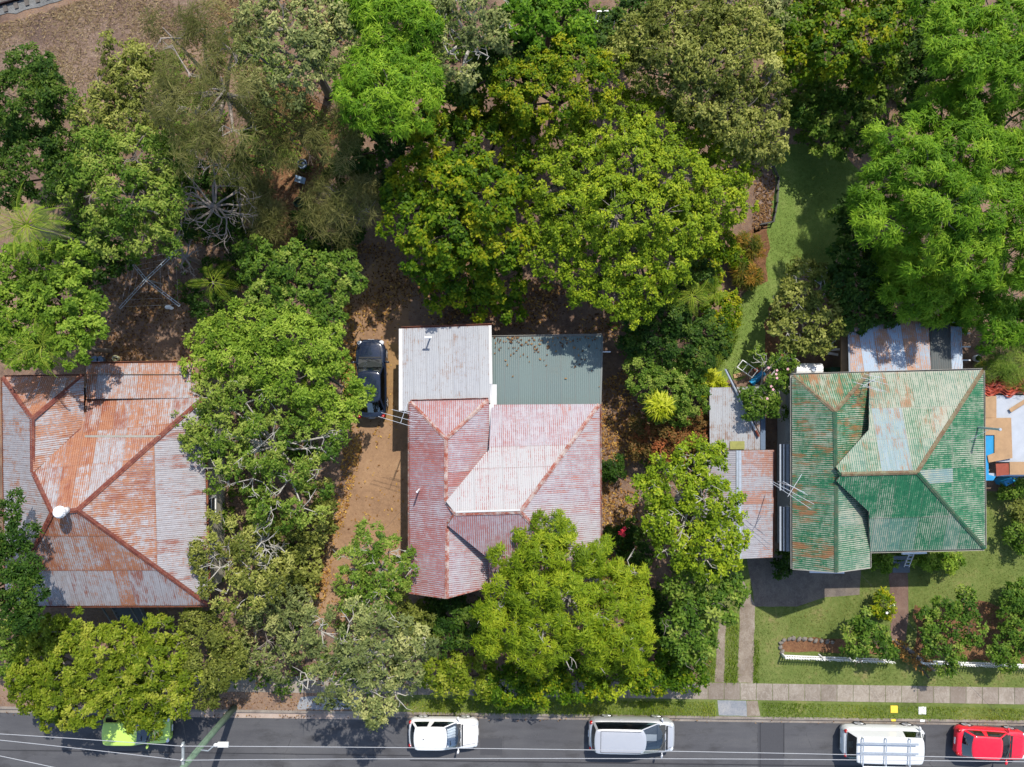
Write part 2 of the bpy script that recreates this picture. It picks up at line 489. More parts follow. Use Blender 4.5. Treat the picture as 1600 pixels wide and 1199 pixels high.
def car_glass(name='car_glass', tint=(0.34, 0.46, 0.46, 1)):
    t = NT(name)
    g = t.n("BsdfGlossy", {'Color': (0.9, 0.95, 1, 1), 'Roughness': 0.04})
    tr = t.n("BsdfTransparent", {'Color': tint})
    lw = t.n("Fresnel", {'IOR': 1.6})
    mx = t.n("MixShader", {0: t.math('ADD', lw.outputs[0], 0.06)})
    t.t.links.new(tr.outputs[0], mx.inputs[1])
    t.t.links.new(g.outputs[0], mx.inputs[2])
    t.t.links.new(mx.outputs[0], t.t.nodes["Material Output"].inputs[0])
    return t.m


M['car_glass'] = car_glass()
M['screen_glass'] = car_glass('windscreen_glass', (0.86, 0.90, 0.90, 1))
M['tyre'] = plain('tyre_rubber', (0.02, 0.02, 0.02, 1), 0.8)
M['rim'] = plain('alloy_rim', (0.55, 0.56, 0.58, 1), 0.3, 0.7, 0.05)
M['lamp_clear'] = plain('headlight_lens', (0.6, 0.62, 0.65, 1), 0.1, 0.2, 0.05)
M['lamp_red'] = plain('tail_light_lens', (0.30, 0.01, 0.01, 1), 0.15, 0, 0.05)
M['interior'] = plain('car_interior', (0.035, 0.038, 0.04, 1), 0.8)
M['seat'] = plain('car_seat', (0.07, 0.075, 0.08, 1), 0.85)
M['sunshade'] = plain('silver_sunshade', (0.62, 0.64, 0.68, 1), 0.35, 0.2, 0.12, 4)


def ramp3(a, b, c, f=0.5):
    return [(0.05, lin(*a, f)), (0.5, lin(*b, f)), (0.95, lin(*c, f))]


L = {}
L['camphor'] = leaf_mat('camphor_leaf', ramp3((74, 98, 20), (122, 146, 34), (168, 178, 52), .46), gain=2.1)
L['camphor_d'] = leaf_mat('broadleaf_green', ramp3((60, 94, 16), (104, 134, 24), (166, 166, 34), .44), gain=1.9)
L['jaca'] = leaf_mat('feathery_green_leaf', ramp3((72, 112, 24), (108, 148, 38), (154, 184, 60), .5), 0.35, gain=1.75)
L['jaca_y'] = leaf_mat('feathery_yellow_green_leaf', ramp3((88, 114, 22), (134, 158, 38), (178, 188, 58), .5), 0.35)
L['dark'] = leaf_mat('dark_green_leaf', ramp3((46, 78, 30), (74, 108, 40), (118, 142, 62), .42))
L['mid'] = leaf_mat('mid_green_leaf', ramp3((66, 98, 34), (104, 134, 50), (156, 170, 90), .45), gain=1.9)
L['bright'] = leaf_mat('bright_green_leaf', ramp3((80, 112, 34), (122, 152, 54), (168, 188, 86), .47), 0.35, gain=1.9)
L['olive'] = leaf_mat('olive_leaf', ramp3((88, 98, 44), (132, 138, 72), (176, 176, 112), .48), 0.25, gain=1.85)
L['grey'] = leaf_mat('grey_green_leaf', ramp3((92, 104, 70), (130, 140, 94), (178, 178, 132), .46), 0.22, gain=1.9)
L['needle'] = leaf_mat('casuarina_needle', ramp3((80, 86, 46), (110, 112, 66), (152, 146, 104), .45), 0.25)
L['yellow'] = leaf_mat('yellow_green_leaf', ramp3((90, 112, 26), (132, 150, 44), (176, 180, 82), .45), 0.35, gain=1.85)
L['rusty'] = leaf_mat('reddish_shrub_leaf', ramp3((92, 84, 48), (136, 104, 66), (178, 106, 78), .48), 0.25)
L['orange'] = leaf_mat('orange_croton_leaf', ramp3((84, 100, 34), (134, 132, 52), (196, 150, 70), .45), 0.3, gain=1.3)
L['palm'] = leaf_mat('palm_leaf', ramp3((72, 104, 26), (112, 138, 44), (166, 176, 76), .48), 0.35, gain=2.0)
L['lime'] = leaf_mat('lime_leaf', ramp3((150, 160, 30), (190, 196, 50), (220, 220, 100), .55), 0.35)
L['grass'] = leaf_mat('grass_blade', ramp3((96, 112, 54), (132, 144, 74), (180, 166, 110), .5), 0.3, gain=1.1)
L['tallgrass'] = leaf_mat('tall_grass_blade', ramp3((92, 122, 34), (130, 156, 52), (182, 180, 96), .5), 0.35)
L['litter'] = leaf_mat('fallen_leaf', ramp3((116, 70, 42), (186, 136, 78), (226, 184, 112), .55), 0.0, 0.7, 0.2, 1.1)
L['straw'] = leaf_mat('dry_straw', ramp3((104, 82, 72), (160, 132, 112), (210, 188, 162), .52), 0.0, 0.8, 0.2, 1.0)
L['litter_d'] = leaf_mat('brown_fallen_leaf', ramp3((84, 56, 44), (132, 96, 74), (190, 150, 112), .5), 0.0, 0.8, 0.2, 1.1)


# ------------------------------------------------------------------ setting: ground, road
def jitter_poly(pts, step=0.45, amp=0.12):
    out = []
    n = len(pts)
    for i in range(n):
        a, b = Vector(pts[i]), Vector(pts[(i + 1) % n])
        d = b - a
        k = max(1, int(d.length / step))
        nr = Vector((-d.y, d.x, 0)).normalized()
        for j in range(k):
            out.append(a + d * (j / k) + nr * random.uniform(-amp, amp))
    return out


def sheet(name, pix, z, mat, amp=0.12, kind='structure', parent=None):
    pts = [W(*p) for p in pix]
    if amp > 0: pts = jitter_poly(pts, 0.45, amp)
    mb = MB()
    mb.add([(p.x, p.y, z) for p in pts], [tuple(range(len(pts)))])
    o = mb.build(name, mat, parent)
    if sum((pts[i].x * pts[(i + 1) % len(pts)].y - pts[(i + 1) % len(pts)].x * pts[i].y) for i in range(len(pts))) < 0:
        o.data.flip_normals()
    if kind: o['kind'] = kind
    return o


KA = 0.0135                                     # the street runs at a slight angle to the picture


def kerb_y(px): return 1107.0 + KA * px


def strip(name, x0, x1, d0, d1, z, mat, h=0.0, parent=None, kind='structure'):
    """strip parallel to the kerb, d in px below the kerb line; x in px"""
    a, b = W(x0, kerb_y(x0) + d0), W(x1, kerb_y(x1) + d0)
    c, d = W(x1, kerb_y(x1) + d1), W(x0, kerb_y(x0) + d1)
    mb = MB()
    if h == 0:
        mb.add([(p.x, p.y, z) for p in (d, c, b, a)], [(0, 1, 2, 3)])
    else:
        mb.prism([d, c, b, a], z - h, z)
    o = mb.build(name, mat, parent)
    if kind: o['kind'] = kind
    return o


g = MB()
g.add([(-400, -400, -0.5), (400, -400, -0.5), (400, 400, -0.5), (-400, 400, -0.5)], [(0, 1, 2, 3)])
tag(g.build('terrain', M['ground']), kind='structure')
XL, XR = -3000, 4600
g = MB()
a, b = W(XL, kerb_y(XL) - 3), W(XR, kerb_y(XR) - 3)
g.prism([(a.x, a.y), (b.x, b.y), (b.x, 120), (a.x, 120)], -0.4, 0)
tag(g.build('ground', M['ground']), kind='structure')
strip('road', XL, XR, 5.0, 215, -0.12, M['asphalt'])
strip('far_verge', XL, XR, 222, 1500, 0.0, M['lawn'], 0.4)
# kerb stones (0.12 m step) and gutter
kerb = strip('kerb', XL, XR, -3, 1.2, 0.012, M['kerb'], 0.36)
strip('gutter', XL, 280, 1.2, 8, -0.114, M['kerb'])
strip('gutter', 280, 570, 1.2, 11, -0.113, M['kerb_pink'])
strip('gutter', 570, XR, 1.2, 7, -0.114, M['kerb'])
strip('far_kerb', XL, XR, 215, 222, 0.012, M['kerb'], 0.36)
# road repairs and seams
road_patch = [(1275, 1410, 58, 130), (1183, 1230, 10, 82), (420, 560, 50, 90)]
seams = [(262, 8, 80, 2.0), (1188, 8, 80, 1.6), (1225, 8, 60, 1.6), (322, 10, 40, 1.2)]
for i, (sx, d0, d1, w) in enumerate(seams):
    strip('road_seam', sx, sx + w, d0, d1, -0.112, M['seal'])
strip('road_seam', -200, 640, 66, 67.5, -0.1115, M['seal'])
strip('road_seam', 640, 1900, 73, 75, -0.1115, M['seal'])
strip('road_patch', 1185, 1226, 8, 90, -0.1155, M['patch'])
strip('road_patch', 750, 785, 38, 64, -0.1155, M['patch'])
strip('road_patch', 262, 330, 10, 66, -0.1155, M['patch'])

# surfaces in the yards
sheet('embankment', [(-80, 30), (0, 36), (160, -5), (300, -60), (420, -60), (330, 20), (290, 60), (230, 90), (160, 120), (130, 150), (60, 190), (-80, 200)], 0.004, M['embank'], 0.25)
sheet('embankment', [(390, 150), (470, 130), (530, 200), (500, 300), (470, 400), (430, 420), (400, 380), (380, 260)], 0.004, M['bed'], 0.3)
drive = sheet('driveway', [(545, 440), (600, 400), (640, 440), (640, 930), (560, 985), (490, 985), (500, 900), (535, 780), (555, 700), (535, 600), (533, 500)], 0.006, M['drive'], 0.12)
sheet('driveway_slab', [(604, 537), (641, 537), (641, 606), (600, 606)], 0.011, M['drive_slab'], 0)
sheet('driveway_slab', [(600, 607), (641, 607), (641, 660), (598, 660)], 0.011, M['drive_slab'], 0)
sheet('back_lawn', [(1215, 225), (1310, 230), (1350, 280), (1345, 330), (1325, 380), (1290, 420), (1245, 430), (1225, 500), (1195, 570), (1130, 600), (1095, 585), (1130, 540), (1155, 470), (1195, 400), (1195, 350), (1205, 300)], 0.005, M['lawn_back'], 0.25)
sheet('front_lawn', [(1095, 880), (1240, 860), (1530, 770), (1700, 760), (1700, 1085), (1090, 1075)], 0.004, M['lawn'], 0.15)
strip('verge', 620, XR, -60, -3, 0.0045, M['lawn'])
strip('verge', XL, 620, -44, -3, 0.004, M['ground'])
sheet('garage_apron', [(1165, 862), (1346, 880), (1343, 930), (1290, 933), (1245, 948), (1180, 948)], 0.010, M['apron'], 0.02)
sheet('driveway_strip', [(1122, 975), (1134, 970), (1131, 1066), (1117, 1066)], 0.010, M['strip'], 0.03)
sheet('driveway_strip', [(1158, 900), (1180, 945), (1176, 1067), (1152, 1067)], 0.010, M['strip'], 0.03)
sheet('garden_path', [(1389, 893), (1418, 893), (1419, 960), (1415, 1002), (1392, 998)], 0.010, M['brownpath'], 0.03)
sheet('crossover', [(1121, 1094), (1166, 1095), (1167, 1119), (1123, 1118)], 0.008, M['blue_stone'], 0.02)
sheet('crossover', [(1166.5, 1095), (1184, 1095), (1188, 1119), (1167.5, 1119)], 0.008, M['strip'], 0.02)
sheet('crossover', [(470, 1089), (565, 1089), (565, 1109), (462, 1109)], 0.008, M['blue_stone'], 0.04)
sheet('garden_bed', [(1222, 1000), (1260, 996), (1390, 1003), (1385, 1022), (1222, 1018)], 0.007, M['bed'], 0.05)
sheet('garden_bed', [(1430, 950), (1530, 940), (1610, 960), (1610, 1036), (1500, 1032), (1430, 1020)], 0.007, M['bed'], 0.2)
sheet('garden_bed', [(1140, 370), (1200, 350), (1200, 440), (1150, 455)], 0.007, M['bed'], 0.15)
sheet('garden_bed', [(1180, 270), (1212, 275), (1205, 345), (1175, 365)], 0.007, M['brush'], 0.15)
sheet('garden_bed', [(1200, 480), (1235, 470), (1250, 560), (1190, 560)], 0.008, M['bed'], 0.15)

# footpath: separate slabs
fp = strip('footpath', 290, 1670, -54, -30, 0.003, M['path'], 0.1)
slab_me = None
x = 300.0
i = 0
while x < 1660:
    w = 25.2
    top = -59 + (x - 1090) * 0.0082 + 15
    mb = MB()
    ty = lambda q: 1066.5 + 0.016 * (q - 1090)
    a, b = W(x, ty(x)), W(x + w - 0.7, ty(x + w))
    c, d = W(x + w - 0.7, ty(x + w) + 26), W(x, ty(x) + 26)
    mb.prism([d, c, b, a], -0.05, 0.022 + random.uniform(-0.003, 0.004))
    o = mb.build('paving_slab', M['path'], fp)
    o['tone'] = random.random() ** 2
    x += w
    i += 1

# hydrant marks painted on the verge and kerb
for (px, py, s, mat, nm, lab) in ((1396.5, 1108, 11, 'yellow_paint', 'marker_plate', 'small yellow square marker plate set in the verge grass'),
                                  (1440.5, 1110, 11.5, 'white_paint', 'marker_plate', 'small white square marker plate set in the verge grass')):
    c = W(px, py)
    tag(MB().box((c.x, c.y, 0.03), (s / S, s / S, 0.06)).build(nm, M[mat]), lab, 'marker')
for (px, mat) in ((1396, 'yellow_paint'), (1441, 'white_paint')):
    mb = MB()
    a = W(px, kerb_y(px) - 1)
    mb.box((a.x, a.y - 0.02, 0.0145), (7 / S, 0.13, 0.012))
    mb.build('kerb_mark', M[mat], kerb)

# railway in the far corner
sheet('ballast', [(-120, 45), (-20, 30), (0, 26), (50, 14), (100, -2), (150, -40), (-120, -40)], 0.03, M['ballast'], 0.1)
rt = thing('railway_track', 'rusty railway rail on grey ballast at the corner beyond the trees', 'railway', W(0, 0))
ra, rb = W(-120, 40, .2), W(160, -40, .2)
dn = (rb - ra).normalized()
nr = Vector((-dn.y, dn.x, 0))
for off in (0, 1.067):
    mb = MB()
    for w, z0, z1 in ((0.13, 0.08, 0.10), (0.02, 0.10, 0.21), (0.07, 0.21, 0.25)):
        p, q = ra + nr * off, rb + nr * off
        mb.bar((p.x, p.y, (z0 + z1) / 2), (q.x, q.y, (z0 + z1) / 2), w, z1 - z0)
    mb.build('rail', M['steel_rail'], rt)
Lr = (rb - ra).length
me = None
for i in range(int(Lr / 0.65)):
    c = ra + dn * (0.3 + i * 0.65) + nr * 0.53
    mb = MB().bar(c - nr * 1.0, c + nr * 1.0, 0.22, 0.12)
    o = mb.build('sleeper', M['sleeper'], rt)
    o.location.z = -0.16


# ------------------------------------------------------------------ roofs and houses
def frame_of(P):
    n = Vector((0, 0, 0))
    for i in range(len(P)):
        a, b = P[i], P[(i + 1) % len(P)]
        n += Vector(((a.y - b.y) * (a.z + b.z), (a.z - b.z) * (a.x + b.x), (a.x - b.x) * (a.y + b.y)))
    n.normalize()
    if n.z < 0: n = -n
    u = Vector((0, 0, 1)).cross(n)
    u = u.normalized() if u.length > 1e-4 else Vector((1, 0, 0))
    v = n.cross(u)
    if v.z < 0: v, u = -v, -u
    return u, v, n


def roof_face(parent, P, mat, rows=(99,), rust=None, tone=None, width=0.762, lift=0.05, amp=0.011, deckpart=None, ncorr=7, v_axis=None, spotv=(.2, .4)):
    P = [Vector(p) for p in P]
    u, v, n = frame_of(P)
    if v_axis is not None:
        v = (Vector(v_axis) - n * n.dot(Vector(v_axis))).normalized()
        u = v.cross(n)
    c0 = sum(P, Vector((0, 0, 0))) / len(P)
    Q = [((p - c0).dot(u), (p - c0).dot(v)) for p in P]
    if deckpart is not None:
        deckpart.add([c0 + u * a + v * b - n * 0.02 for a, b in Q], [tuple(range(len(Q)))])
    us = [q[0] for q in Q]; vs = [q[1] for q in Q]
    u0, u1, v0, v1 = min(us), max(us), min(vs), max(vs)

    def span(x):
        hits = []
        for i in range(len(Q)):
            (xa, ya), (xb, yb) = Q[i], Q[(i + 1) % len(Q)]
            if (xa - x) * (xb - x) <= 0 and abs(xa - xb) > 1e-9:
                hits.append(ya + (yb - ya) * (x - xa) / (xb - xa))
        return (min(hits), max(hits)) if len(hits) >= 2 else (0, 0)

    bounds = [v0]
    acc = v0
    for r_ in rows:
        acc += r_
        bounds.append(min(acc, v1 + 0.01))
        if acc >= v1: break
    if bounds[-1] < v1: bounds.append(v1 + 0.01)
    ns = max(1, round((u1 - u0) / width))
    wd = (u1 - u0) / ns
    cols = ncorr * 4
    for r_i in range(len(bounds) - 1):
        ra_, rb_ = bounds[r_i], bounds[r_i + 1]
        for s in range(ns):
            vv, ff, uvs = [], [], []
            jl = random.uniform(0, 0.004)
            for k in range(cols + 1):
                x = u0 + (s + k / cols) * wd
                xx = min(max(x, u0 + 1e-4), u1 - 1e-4)
                lo, hi = span(xx)
                a, b = max(lo, ra_), min(hi, rb_)
                if b < a: a = b = rb_ if lo > rb_ else (ra_ if hi < ra_ else lo)
                h = lift + amp * math.sin(2 * math.pi * ncorr * (s + k / cols)) + jl
                for y in (a, b):
                    hh = h + 0.014 * (1 - (y - ra_) / max(0.1, rb_ - ra_))
                    vv.append(c0 + u * x + v * y + n * hh)
                    uvs.append((x - u0, y))
            for k in range(cols):
                i0 = k * 2
                d0 = (vv[i0 + 1] - vv[i0]).length
                d1 = (vv[i0 + 3] - vv[i0 + 2]).length
                if d0 < 0.004 and d1 < 0.004: continue
                ff.append((i0, i0 + 2, i0 + 3, i0 + 1))
            if not ff: continue
            used = sorted({i for f in ff for i in f})
            mp = {o_: n_ for n_, o_ in enumerate(used)}
            me = bpy.data.meshes.new('roof_sheet')
            me.from_pydata([vv[i] for i in used], [], [tuple(mp[i] for i in f) for f in ff])
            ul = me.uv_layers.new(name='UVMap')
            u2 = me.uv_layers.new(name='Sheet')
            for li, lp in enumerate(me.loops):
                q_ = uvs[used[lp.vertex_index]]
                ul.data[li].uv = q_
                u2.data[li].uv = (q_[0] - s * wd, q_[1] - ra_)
            me.polygons.foreach_set('use_smooth', [True] * len(me.polygons))
            me.materials.append(mat)
            o = link('roof_sheet', me, parent)
            cu, cv = (s + 0.5) / ns, ((ra_ + rb_) / 2 - v0) / (v1 - v0)
            o['rust'] = float(rust(cu, cv, r_i, s) if rust else 0.3)
            o['tone'] = float(tone(cu, cv, r_i, s) if tone else 0.0)
            o['seed'] = random.random()
            o['spot'] = random.uniform(*spotv)


def cap(parent, a, b, mat, name='ridge_cap', w=0.26, rise=0.10, lift=0.06):
    a, b = Vector(a), Vector(b)
    d = (b - a).normalized()
    side = d.cross(Vector((0, 0, 1))).normalized()
    up = side.cross(d)
    mb = MB()
    prof = [(-0.5, -0.16), (-0.42, -0.09), (-0.16, -0.02), (-0.1, 0.05), (0, 0.08), (0.1, 0.05), (0.16, -0.02), (0.42, -0.09), (0.5, -0.16)]
    k = max(1, int((b - a).length / 1.8))
    for j in range(k):
        p, q = a + (b - a) * (j / k), a + (b - a) * ((j + 1) / k + (0.02 if j < k - 1 else 0))
        vs = []
        for e, l_ in ((p, 0.004 * j), (q, 0.004 * j + 0.006)):
            for x, y in prof:
                vs.append(e + side * x * w + up * (y * w * rise / 0.1 * 0.9) + Vector((0, 0, lift + 0.03 + l_)))
        n_ = len(prof)
        mb.add(vs, [(i, i + 1, n_ + i + 1, n_ + i) for i in range(n_ - 1)])
    return mb.build(name, mat, parent, smooth=False)


def gutter(parent, a, b, mat, out, name='eave_gutter'):
    a, b = Vector(a), Vector(b)
    o = Vector((out[0], out[1], 0)).normalized()
    mb = MB()
    prof = [(0.0, 0.04), (0.0, -0.10), (0.13, -0.10), (0.14, 0.02), (0.12, 0.02), (0.115, -0.085), (0.015, -0.085), (0.012, 0.04)]
    vs = []
    for e in (a, b):
        for x, y in prof: vs.append(e + o * (x - 0.02) + Vector((0, 0, y)))
    n_ = len(prof)
    mb.add(vs, [(i, (i + 1) % n_, n_ + (i + 1) % n_, n_ + i) for i in range(n_)] + [tuple(range(n_)), tuple(range(2 * n_ - 1, n_ - 1, -1))])
    return mb.build(name, mat, parent)


def walls(parent, poly, z0, z1, mat, name='wall', board=0.16):
    """weatherboard walls: poly counter-clockwise"""
    n = len(poly)
    P = [Vector((p[0], p[1], 0)) for p in poly]
    cen = sum(P, Vector((0, 0, 0))) / n
    off = []
    for i in range(n):
        e1 = (P[i] - P[i - 1]).normalized(); e2 = (P[(i + 1) % n] - P[i]).normalized()
        off.append(Vector((e1.y, -e1.x, 0)) + Vector((e2.y, -e2.x, 0)))
    mb = MB()
    k = int((z1 - z0) / board)
    rings = []
    for j in range(k):
        rings.append((z0 + j * (z1 - z0) / k, 0.022))
        rings.append((z0 + (j + 1) * (z1 - z0) / k - 0.003, 0.0))
    for z, o in rings:
        for i in range(n):
            q = P[i] + off[i] * o
            mb.v.append((q.x, q.y, z))
    for j in range(len(rings) - 1):
        for i in range(n):
            i2 = (i + 1) % n
            mb.f.append((j * n + i, j * n + i2, (j + 1) * n + i2, (j + 1) * n + i))
    return mb.build(name, mat, parent)


def window(parent, c, along, out, w=1.1, h=1.3, frame='white_paint'):
    c, a, o = Vector(c), Vector(along).normalized(), Vector(out).normalized()
    z = Vector((0, 0, 1))
    mb = MB()
    for s in (-1, 1):
        mb.bar(c + a * s * w / 2 - z * h / 2 + o * 0.04, c + a * s * w / 2 + z * h / 2 + o * 0.04, 0.09, 0.09)
        mb.bar(c - a * (w / 2 - .046) + z * s * h / 2 + o * 0.04, c + a * (w / 2 - .046) + z * s * h / 2 + o * 0.04, 0.085, 0.085)
    mb.bar(c - a * (w / 2 - .046) + o * 0.04, c + a * (w / 2 - .046) + o * 0.04, 0.05, 0.05)
    f = mb.build('window', M[frame], parent)
    g_ = MB().bar(c - a * w / 2 * .93 + o * 0.03, c + a * w / 2 * .93 + o * 0.03, 0.012, h * 0.93)
    g_.build('pane', M['glass'], f)
    return f


def vpipe(parent, base, h, r, mat, name='vent_pipe', capmat=None):
    b = Vector(base)
    mb = MB().tube([b - Vector((0, 0, .15)), b + Vector((0, 0, h))], r, 8)
    if capmat: mb.tube([b + Vector((0, 0, h)), b + Vector((0, 0, h + 0.05)), b + Vector((0, 0, h + .09))], [r * 2.1, r * 2.1, r * 0.8], 8)
    return mb.build(name, mat, parent)


RN = random.random


def make_roof(house, faces, name='roof'):
    """faces: (points, material, rows, rust function, tone function)"""
    d = MB()
    cam_p = Vector((0, 0, H))
    skirt = MB()
    for i, f in enumerate(faces):
        f = list(f) + [None] * (7 - len(f))
        if f[5]:
            q = [Vector(p) for p in f[5]]
            n = (q[1] - q[0]).cross(q[2] - q[0]).normalized()
            out = []
            for p in f[0]:
                r_ = Vector(p) - cam_p
                out.append(cam_p + r_ * ((q[0] - cam_p).dot(n) / r_.dot(n)))
            for a in range(len(out)):
                b = (a + 1) % len(out)
                if (out[a] - Vector(f[0][a])).length + (out[b] - Vector(f[0][b])).length > 0.12:
                    skirt.add([out[a], out[b], Vector(f[0][b]) - Vector((0, 0, .1)), Vector(f[0][a]) - Vector((0, 0, .1))], [(0, 1, 2, 3)])
            f[0] = out
        faces[i] = f
        u, v, n = frame_of([Vector(p) for p in f[0]])
        d.add([Vector(p) - n * 0.03 for p in f[0]], [tuple(range(len(f[0])))])
    r_ = d.build(name, M['deck'], house)
    if skirt.v: skirt.build('step_flashing', M['gutter_pale'], r_)
    for f in faces:
        roof_face(r_, f[0], M[f[1]], f[2], f[3], f[4], spotv=f[6] or (.2, .42))
    return r_


def rr(lo, hi): return lambda u, v, r, s: random.uniform(lo, hi)


def foot(*p): return [(W(*q).x, W(*q).y) for q in p]


# ---- left house: rusty pyramid roof
lh = thing('rusty_roof_house', 'house under a heavily rusted corrugated iron hip roof with a white turbine vent', 'house', W(160, 780))
zE, zR, zD = 3.8, 6.4, 5.35
A = W(5, 590, zE); B = W(131, 588, zE); C = W(51, 655, zD); D = W(52, 738, zD)
E = W(82, 801, zR); G = W(122, 797, zR); F = W(10, 946, zE); Hh = W(326, 945, zE)
I = W(318, 622, zE); K = W(131, 668, zE + .35)
J1 = W(135, 624, zE); J = W(300, 567, zE - .5); J0 = W(135, 569, zE - .5)
def lh_top(u, v, r, s):
    return random.choice([.3, .45, .62, .8, .6, .12, .5])
def lh_right(u, v, r, s):
    return random.uniform(.02, .22) if r == 0 else random.uniform(.38, .66)
def lh_bot(u, v, r, s):
    return random.choice([.1, .15, .25, .6, .2]) if r == 0 else random.uniform(.45, .64)
lroof = make_roof(lh, [
    ([D, E, G, I, J1, K], 'roof_left', (2.0, 1.9, 9), lh_top, None, (E, G, I), (.3, .75)),
    ([J1, I, J, J0], 'roof_left', (9,), rr(.35, .75)),
    ([G, Hh, I], 'roof_left', (2.5, 3.0, 9), lh_right, None, None, (.3, .7)),
    ([E, F, Hh, G], 'roof_left', (2.35, 2.2, 9), lh_bot, None, (F, Hh, G), (.3, .7)),
    ([A, C, D, E, F], 'roof_left', (9,), rr(.12, .3), None, (A, F, E)),
    ([A, B, C], 'roof_left', (9,), rr(.45, .75)),
    ([B, K, D, C], 'roof_left', (9,), rr(.35, .62)),
])
for a, b in ((A, C), (B, C), (C, D), (D, E), (E, F), (E, G), (G, Hh), (G, I)):
    cap(lroof, a, b, M['cap_rust'])
cap(lroof, D, K, M['cap_rust'], 'valley_flashing', 0.18, 0.02, 0.02)
mb = MB()


def on_plane(px, py, q):
    c_ = Vector((0, 0, H)); r_ = W(px, py) - c_
    n_ = (q[1] - q[0]).cross(q[2] - q[0]).normalized()
    return c_ + r_ * ((q[0] - c_).dot(n_) / r_.dot(n_)) + (n_ if n_.z > 0 else -n_) * .09


a, b = on_plane(134, 683, (E, G, I)), on_plane(252, 683, (E, G, I))
mb.bar(a, b, 0.11, 0.015)
a, b = on_plane(160, 621.5, (E, G, I)), on_plane(300, 621.5, (E, G, I))
mb.bar(a, b, 0.08, 0.015)
mb.build('flashing', M['gutter_pale'], lroof)
gutter(lroof, F, Hh, M['gutter_rust'], (0, -1)); gutter(lroof, J0, J, M['gutter_rust'], (0, 1))
gutter(lroof, A, F, M['gutter_rust'], (-1, 0)); gutter(lroof, Hh, I, M['gutter_rust'], (1, 0)); gutter(lroof, A, B, M['gutter_rust'], (0, 1))
wl = walls(lh, foot((20, 932, zE), (312, 932, zE), (312, 585, zE), (140, 585, zE), (140, 606, zE), (20, 606, zE)), 0.0, 3.62, M['wall_cream'])
for px in (70, 250, 290):
    c = W(px, 932, zE); window(lh, (c.x, c.y, 2.2), (1, 0, 0), (0, -1, 0))
for py in (690, 800):
    c = W(312, py, zE); window(lh, (c.x, c.y, 2.2), (0, 1, 0), (1, 0, 0))
# turbine vent
vb = W(106, 797, zR + .02)
tv = MB().tube([vb, vb + Vector((0, 0, .55))], .17, 12).build('turbine_vent', M['pipe_white'], lroof, smooth=True)
mb = MB()
for k in range(14):
    t = 2 * math.pi * k / 14
    pts = [vb + Vector((math.cos(t + s * .25) * r_, math.sin(t + s * .25) * r_, .52 + z)) for s, r_, z in ((0, .16, 0), (.5, .30, .14), (1, .31, .28), (1.5, .22, .42))]
    d = Vector((-math.sin(t), math.cos(t), 0)) * .055
    vs = [p + d * q for p in pts for q in (-1, 1)]
    mb.add(vs, [(2 * i, 2 * i + 1, 2 * i + 3, 2 * i + 2) for i in range(3)])
mb.tube([vb + Vector((0, 0, .93)), vb + Vector((0, 0, .99))], [.26, .2], 14)
mb.tube([vb + Vector((0, 0, .99)), vb + Vector((0, 0, 1.03))], .03, 6)
mb.build('turbine_vent', M['pipe_white'], lroof)
# front stairs
mb = MB()
st0, st1 = W(186, 945, 2.0), W(187, 968, 0)
fs = MB()
for k in range(7):
    z = 1.75 - k * .25
    y = st0.y + .25 - k * .27
    MB().box((st0.x, y, z), (1.5, .26, .045)).build('stair_tread', M['stairs'], lh)
for s in (-.8, .8):
    MB().bar((st0.x + s, st0.y + .4, 1.85), (st0.x + s, st0.y - 1.55, .05), .05, .24).build('stair_stringer', M['stairs'], lh)
    q = MB().bar((st0.x + s, st0.y + .4, 2.75), (st0.x + s, st0.y - 1.5, .98), .06, .09)
    q.bar((st0.x + s, st0.y - 1.5, .1), (st0.x + s, st0.y - 1.5, 1.1), .09, .09)
    q.build('handrail', M['stairs'], lh)

# ---- main house: faded red roof
mh = thing('red_roof_house', 'house under a faded red and white peeling iron roof with two grey lean-tos behind', 'house', W(790, 780))
zE, zW, zR = 3.6, 4.8, 5.3
A = W(641, 628, zE); B = W(763, 625, zE); C = W(697, 686, zW); D = W(697, 784, zW)
E = W(712, 803, zR); F = W(813, 800, zR); G = W(936, 632, zE); BR = W(938, 932, zE)
K = W(764, 704, zE + .05); T = W(768, 633, zE); BL = W(766, 932, zE); V2 = W(763, 872, zE + .05); K2 = W(699, 820, zW)
Lg = W(698, 935, zW); LL = W(641, 927, zE); LR = W(764, 917, zE)
def mh_top(u, v, r, s): return (random.uniform(.14, .34) if r == 0 else random.uniform(-.02, .15))
def white_top(u, v, r, s): return .15 if r == 0 else 1.0
mroof = make_roof(mh, [
    ([A, C, D, E, K2, Lg, LL], 'roof_main', (9,), rr(.44, .74), None, None, (.2, .45)),
    ([A, B, C], 'roof_main', (9,), rr(.32, .5)),
    ([B, K, D, C], 'roof_main', (9,), lambda u, v, r, s: .9 if s == 1 else random.uniform(.25, .48)),
    ([D, E, F, G, T, K], 'roof_main', (2.35, 1.15, 9), mh_top, white_top, (E, F, G)),
    ([F, BR, G], 'roof_main', (9,), rr(.08, .32), rr(.1, .5), None, (.2, .55)),
    ([E, K2, V2, BL, BR, F], 'roof_main', (9,), rr(.40, .52), None, (E, F, BR)),
    ([K2, Lg, LR, V2], 'roof_main', (9,), rr(.2, .36), rr(.2, .5)),
])
for a, b in ((A, C), (B, C), (C, D), (D, E), (E, F), (F, G), (F, BR), (E, K2), (K2, Lg)):
    cap(mroof, a, b, M['cap_red'], w=.22)
for a, b in ((D, K), (K2, V2)):
    cap(mroof, a, b, M['cap_red'] if b is V2 else M['flash_white'], 'valley_flashing', 0.2, 0.02, 0.03)
mb = MB().bar(W(768, 632, zE + .05), W(769, 708, zE + .12), .26, .03)
mb.build('flashing', M['flash_white'], mroof)
